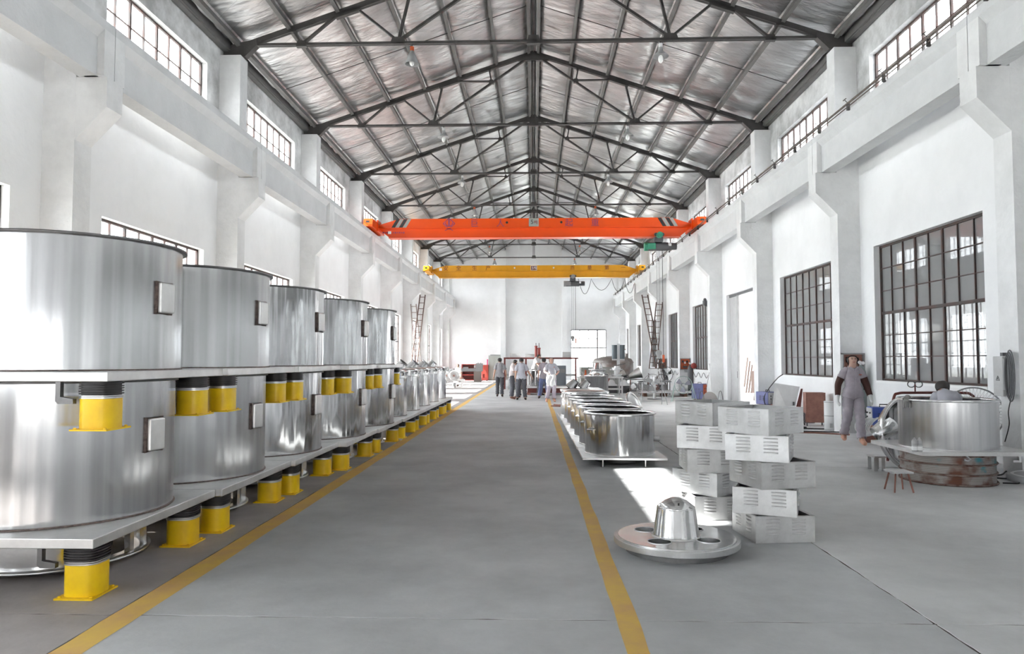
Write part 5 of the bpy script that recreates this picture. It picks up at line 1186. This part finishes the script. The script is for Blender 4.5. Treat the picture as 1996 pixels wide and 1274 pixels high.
t = thing('red_shelf', 'dark red open shelving with three compartments by the end wall', 'shelf', (-5.15, 57.4, 0))
for x in (-.6, .55): bx((x, 0, .65), (.06, .5, 1.3)).build('shelf_side', RED, t)
for z in (.03, .45, .88, 1.28): bx((-.025, 0, z), (1.1, .48, .05)).build('shelf_board', RED if z != .88 else LGREY, t)
bx((-.025, .24, .65), (1.15, .02, 1.3)).build('shelf_back', DRED, t); bx((.70, 0, .65), (.22, .5, 1.3)).build('side_panel', M('pale_pink_paint', (.65, .42, .40), .5), t)
t = thing('lathe_bed', 'grey lathe with long bed before the red shelving', 'lathe', (-5.0, 54.5, 0)); bx((0, 0, .88), (2.2, .5, .22)).build('bed', MGREY, t)
for x in (-.75, .72): bx((x, 0, .39), (.55, .5, .78)).build('pedestal', TB, t)
bx((.85, 0, 1.18), (.5, .5, .40)).build('headstock', MGREY, t); MB().cyl((.55, 0, 1.15), .13, .10, 20, R=Matrix.Rotation(-PI / 2, 3, 'Y')).build('chuck', SAT, t); bx((-.2, 0, 1.04), (.4, .4, .12)).build('carriage', MGREY, t)
for z, x in ((1.42, .75), (1.42, .95)): MB().tube([(x, 0, 1.36), (x, 0, z)], .03, 8).build('lever', DGREY, t)
t = thing('hand_pallet', 'small red machine on the floor before the red cabinet', 'machine', (-3.85, 55.8, 0)); bx((0, 0, .15), (.6, .4, .22)).build('machine_body', RED, t); MB().cyl((-.12, -.02, .26), .14, .3, 16).build('motor', RED, t); bx((-.5, 0, .3), (.14, .14, .6)).build('grey_post', LGREY, t)
for s in (-.2, .2): MB().cyl((s, -.2, .05), .05, .03, 12, R=RX).build('wheel', BLACK, t)
t = thing('polishing_machine', 'polishing machine with two large round wheels at the far end of the tank row', 'machine', (-4.95, 43.4, 0))
bx((0, 0, .42), (1.5, .55, .10)).build('frame', LGREY, t); bx((-.1, .1, .75), (.4, .4, .5)).build('gearbox', MGREY, t); MB().cyl((-.35, .1, .98), .13, .35, 20, R=Matrix.Rotation(PI / 2, 3, 'Y')).build('motor', DGREY, t)
for x, y, r in ((-.32, -.25, .24), (.16, -.4, .30)):
    MB().lathe([(.001, 0), (r, 0), (r + .01, .03), (r, .10), (r - .03, .11), (.001, .06)], 40, (x, y, .70), R=RX).build('polishing_wheel', LGREY, t); MB().cyl((x, y - .08, .70), .05, .06, 16, R=RX).build('wheel_hub', BRN, t)
for x in (-.6, .6): bx((x, 0, .19), (.1, .45, .37)).build('leg', WHT, t)
t = thing('operator_seat', 'low bench on which the man at the polishing machine sits', 'bench', (-4.66, 44.75, 0)); bx((0, 0, .50), (.5, .35, .05)).build('seat', BRN, t)
for sx in (-.2, .2): bx((sx, 0, .24), (.05, .3, .48)).build('leg', MGREY, t)
bucket('small steel bucket at the foot of the polishing machine', (-4.75, 42.6, 0), .13, .28, SAT)
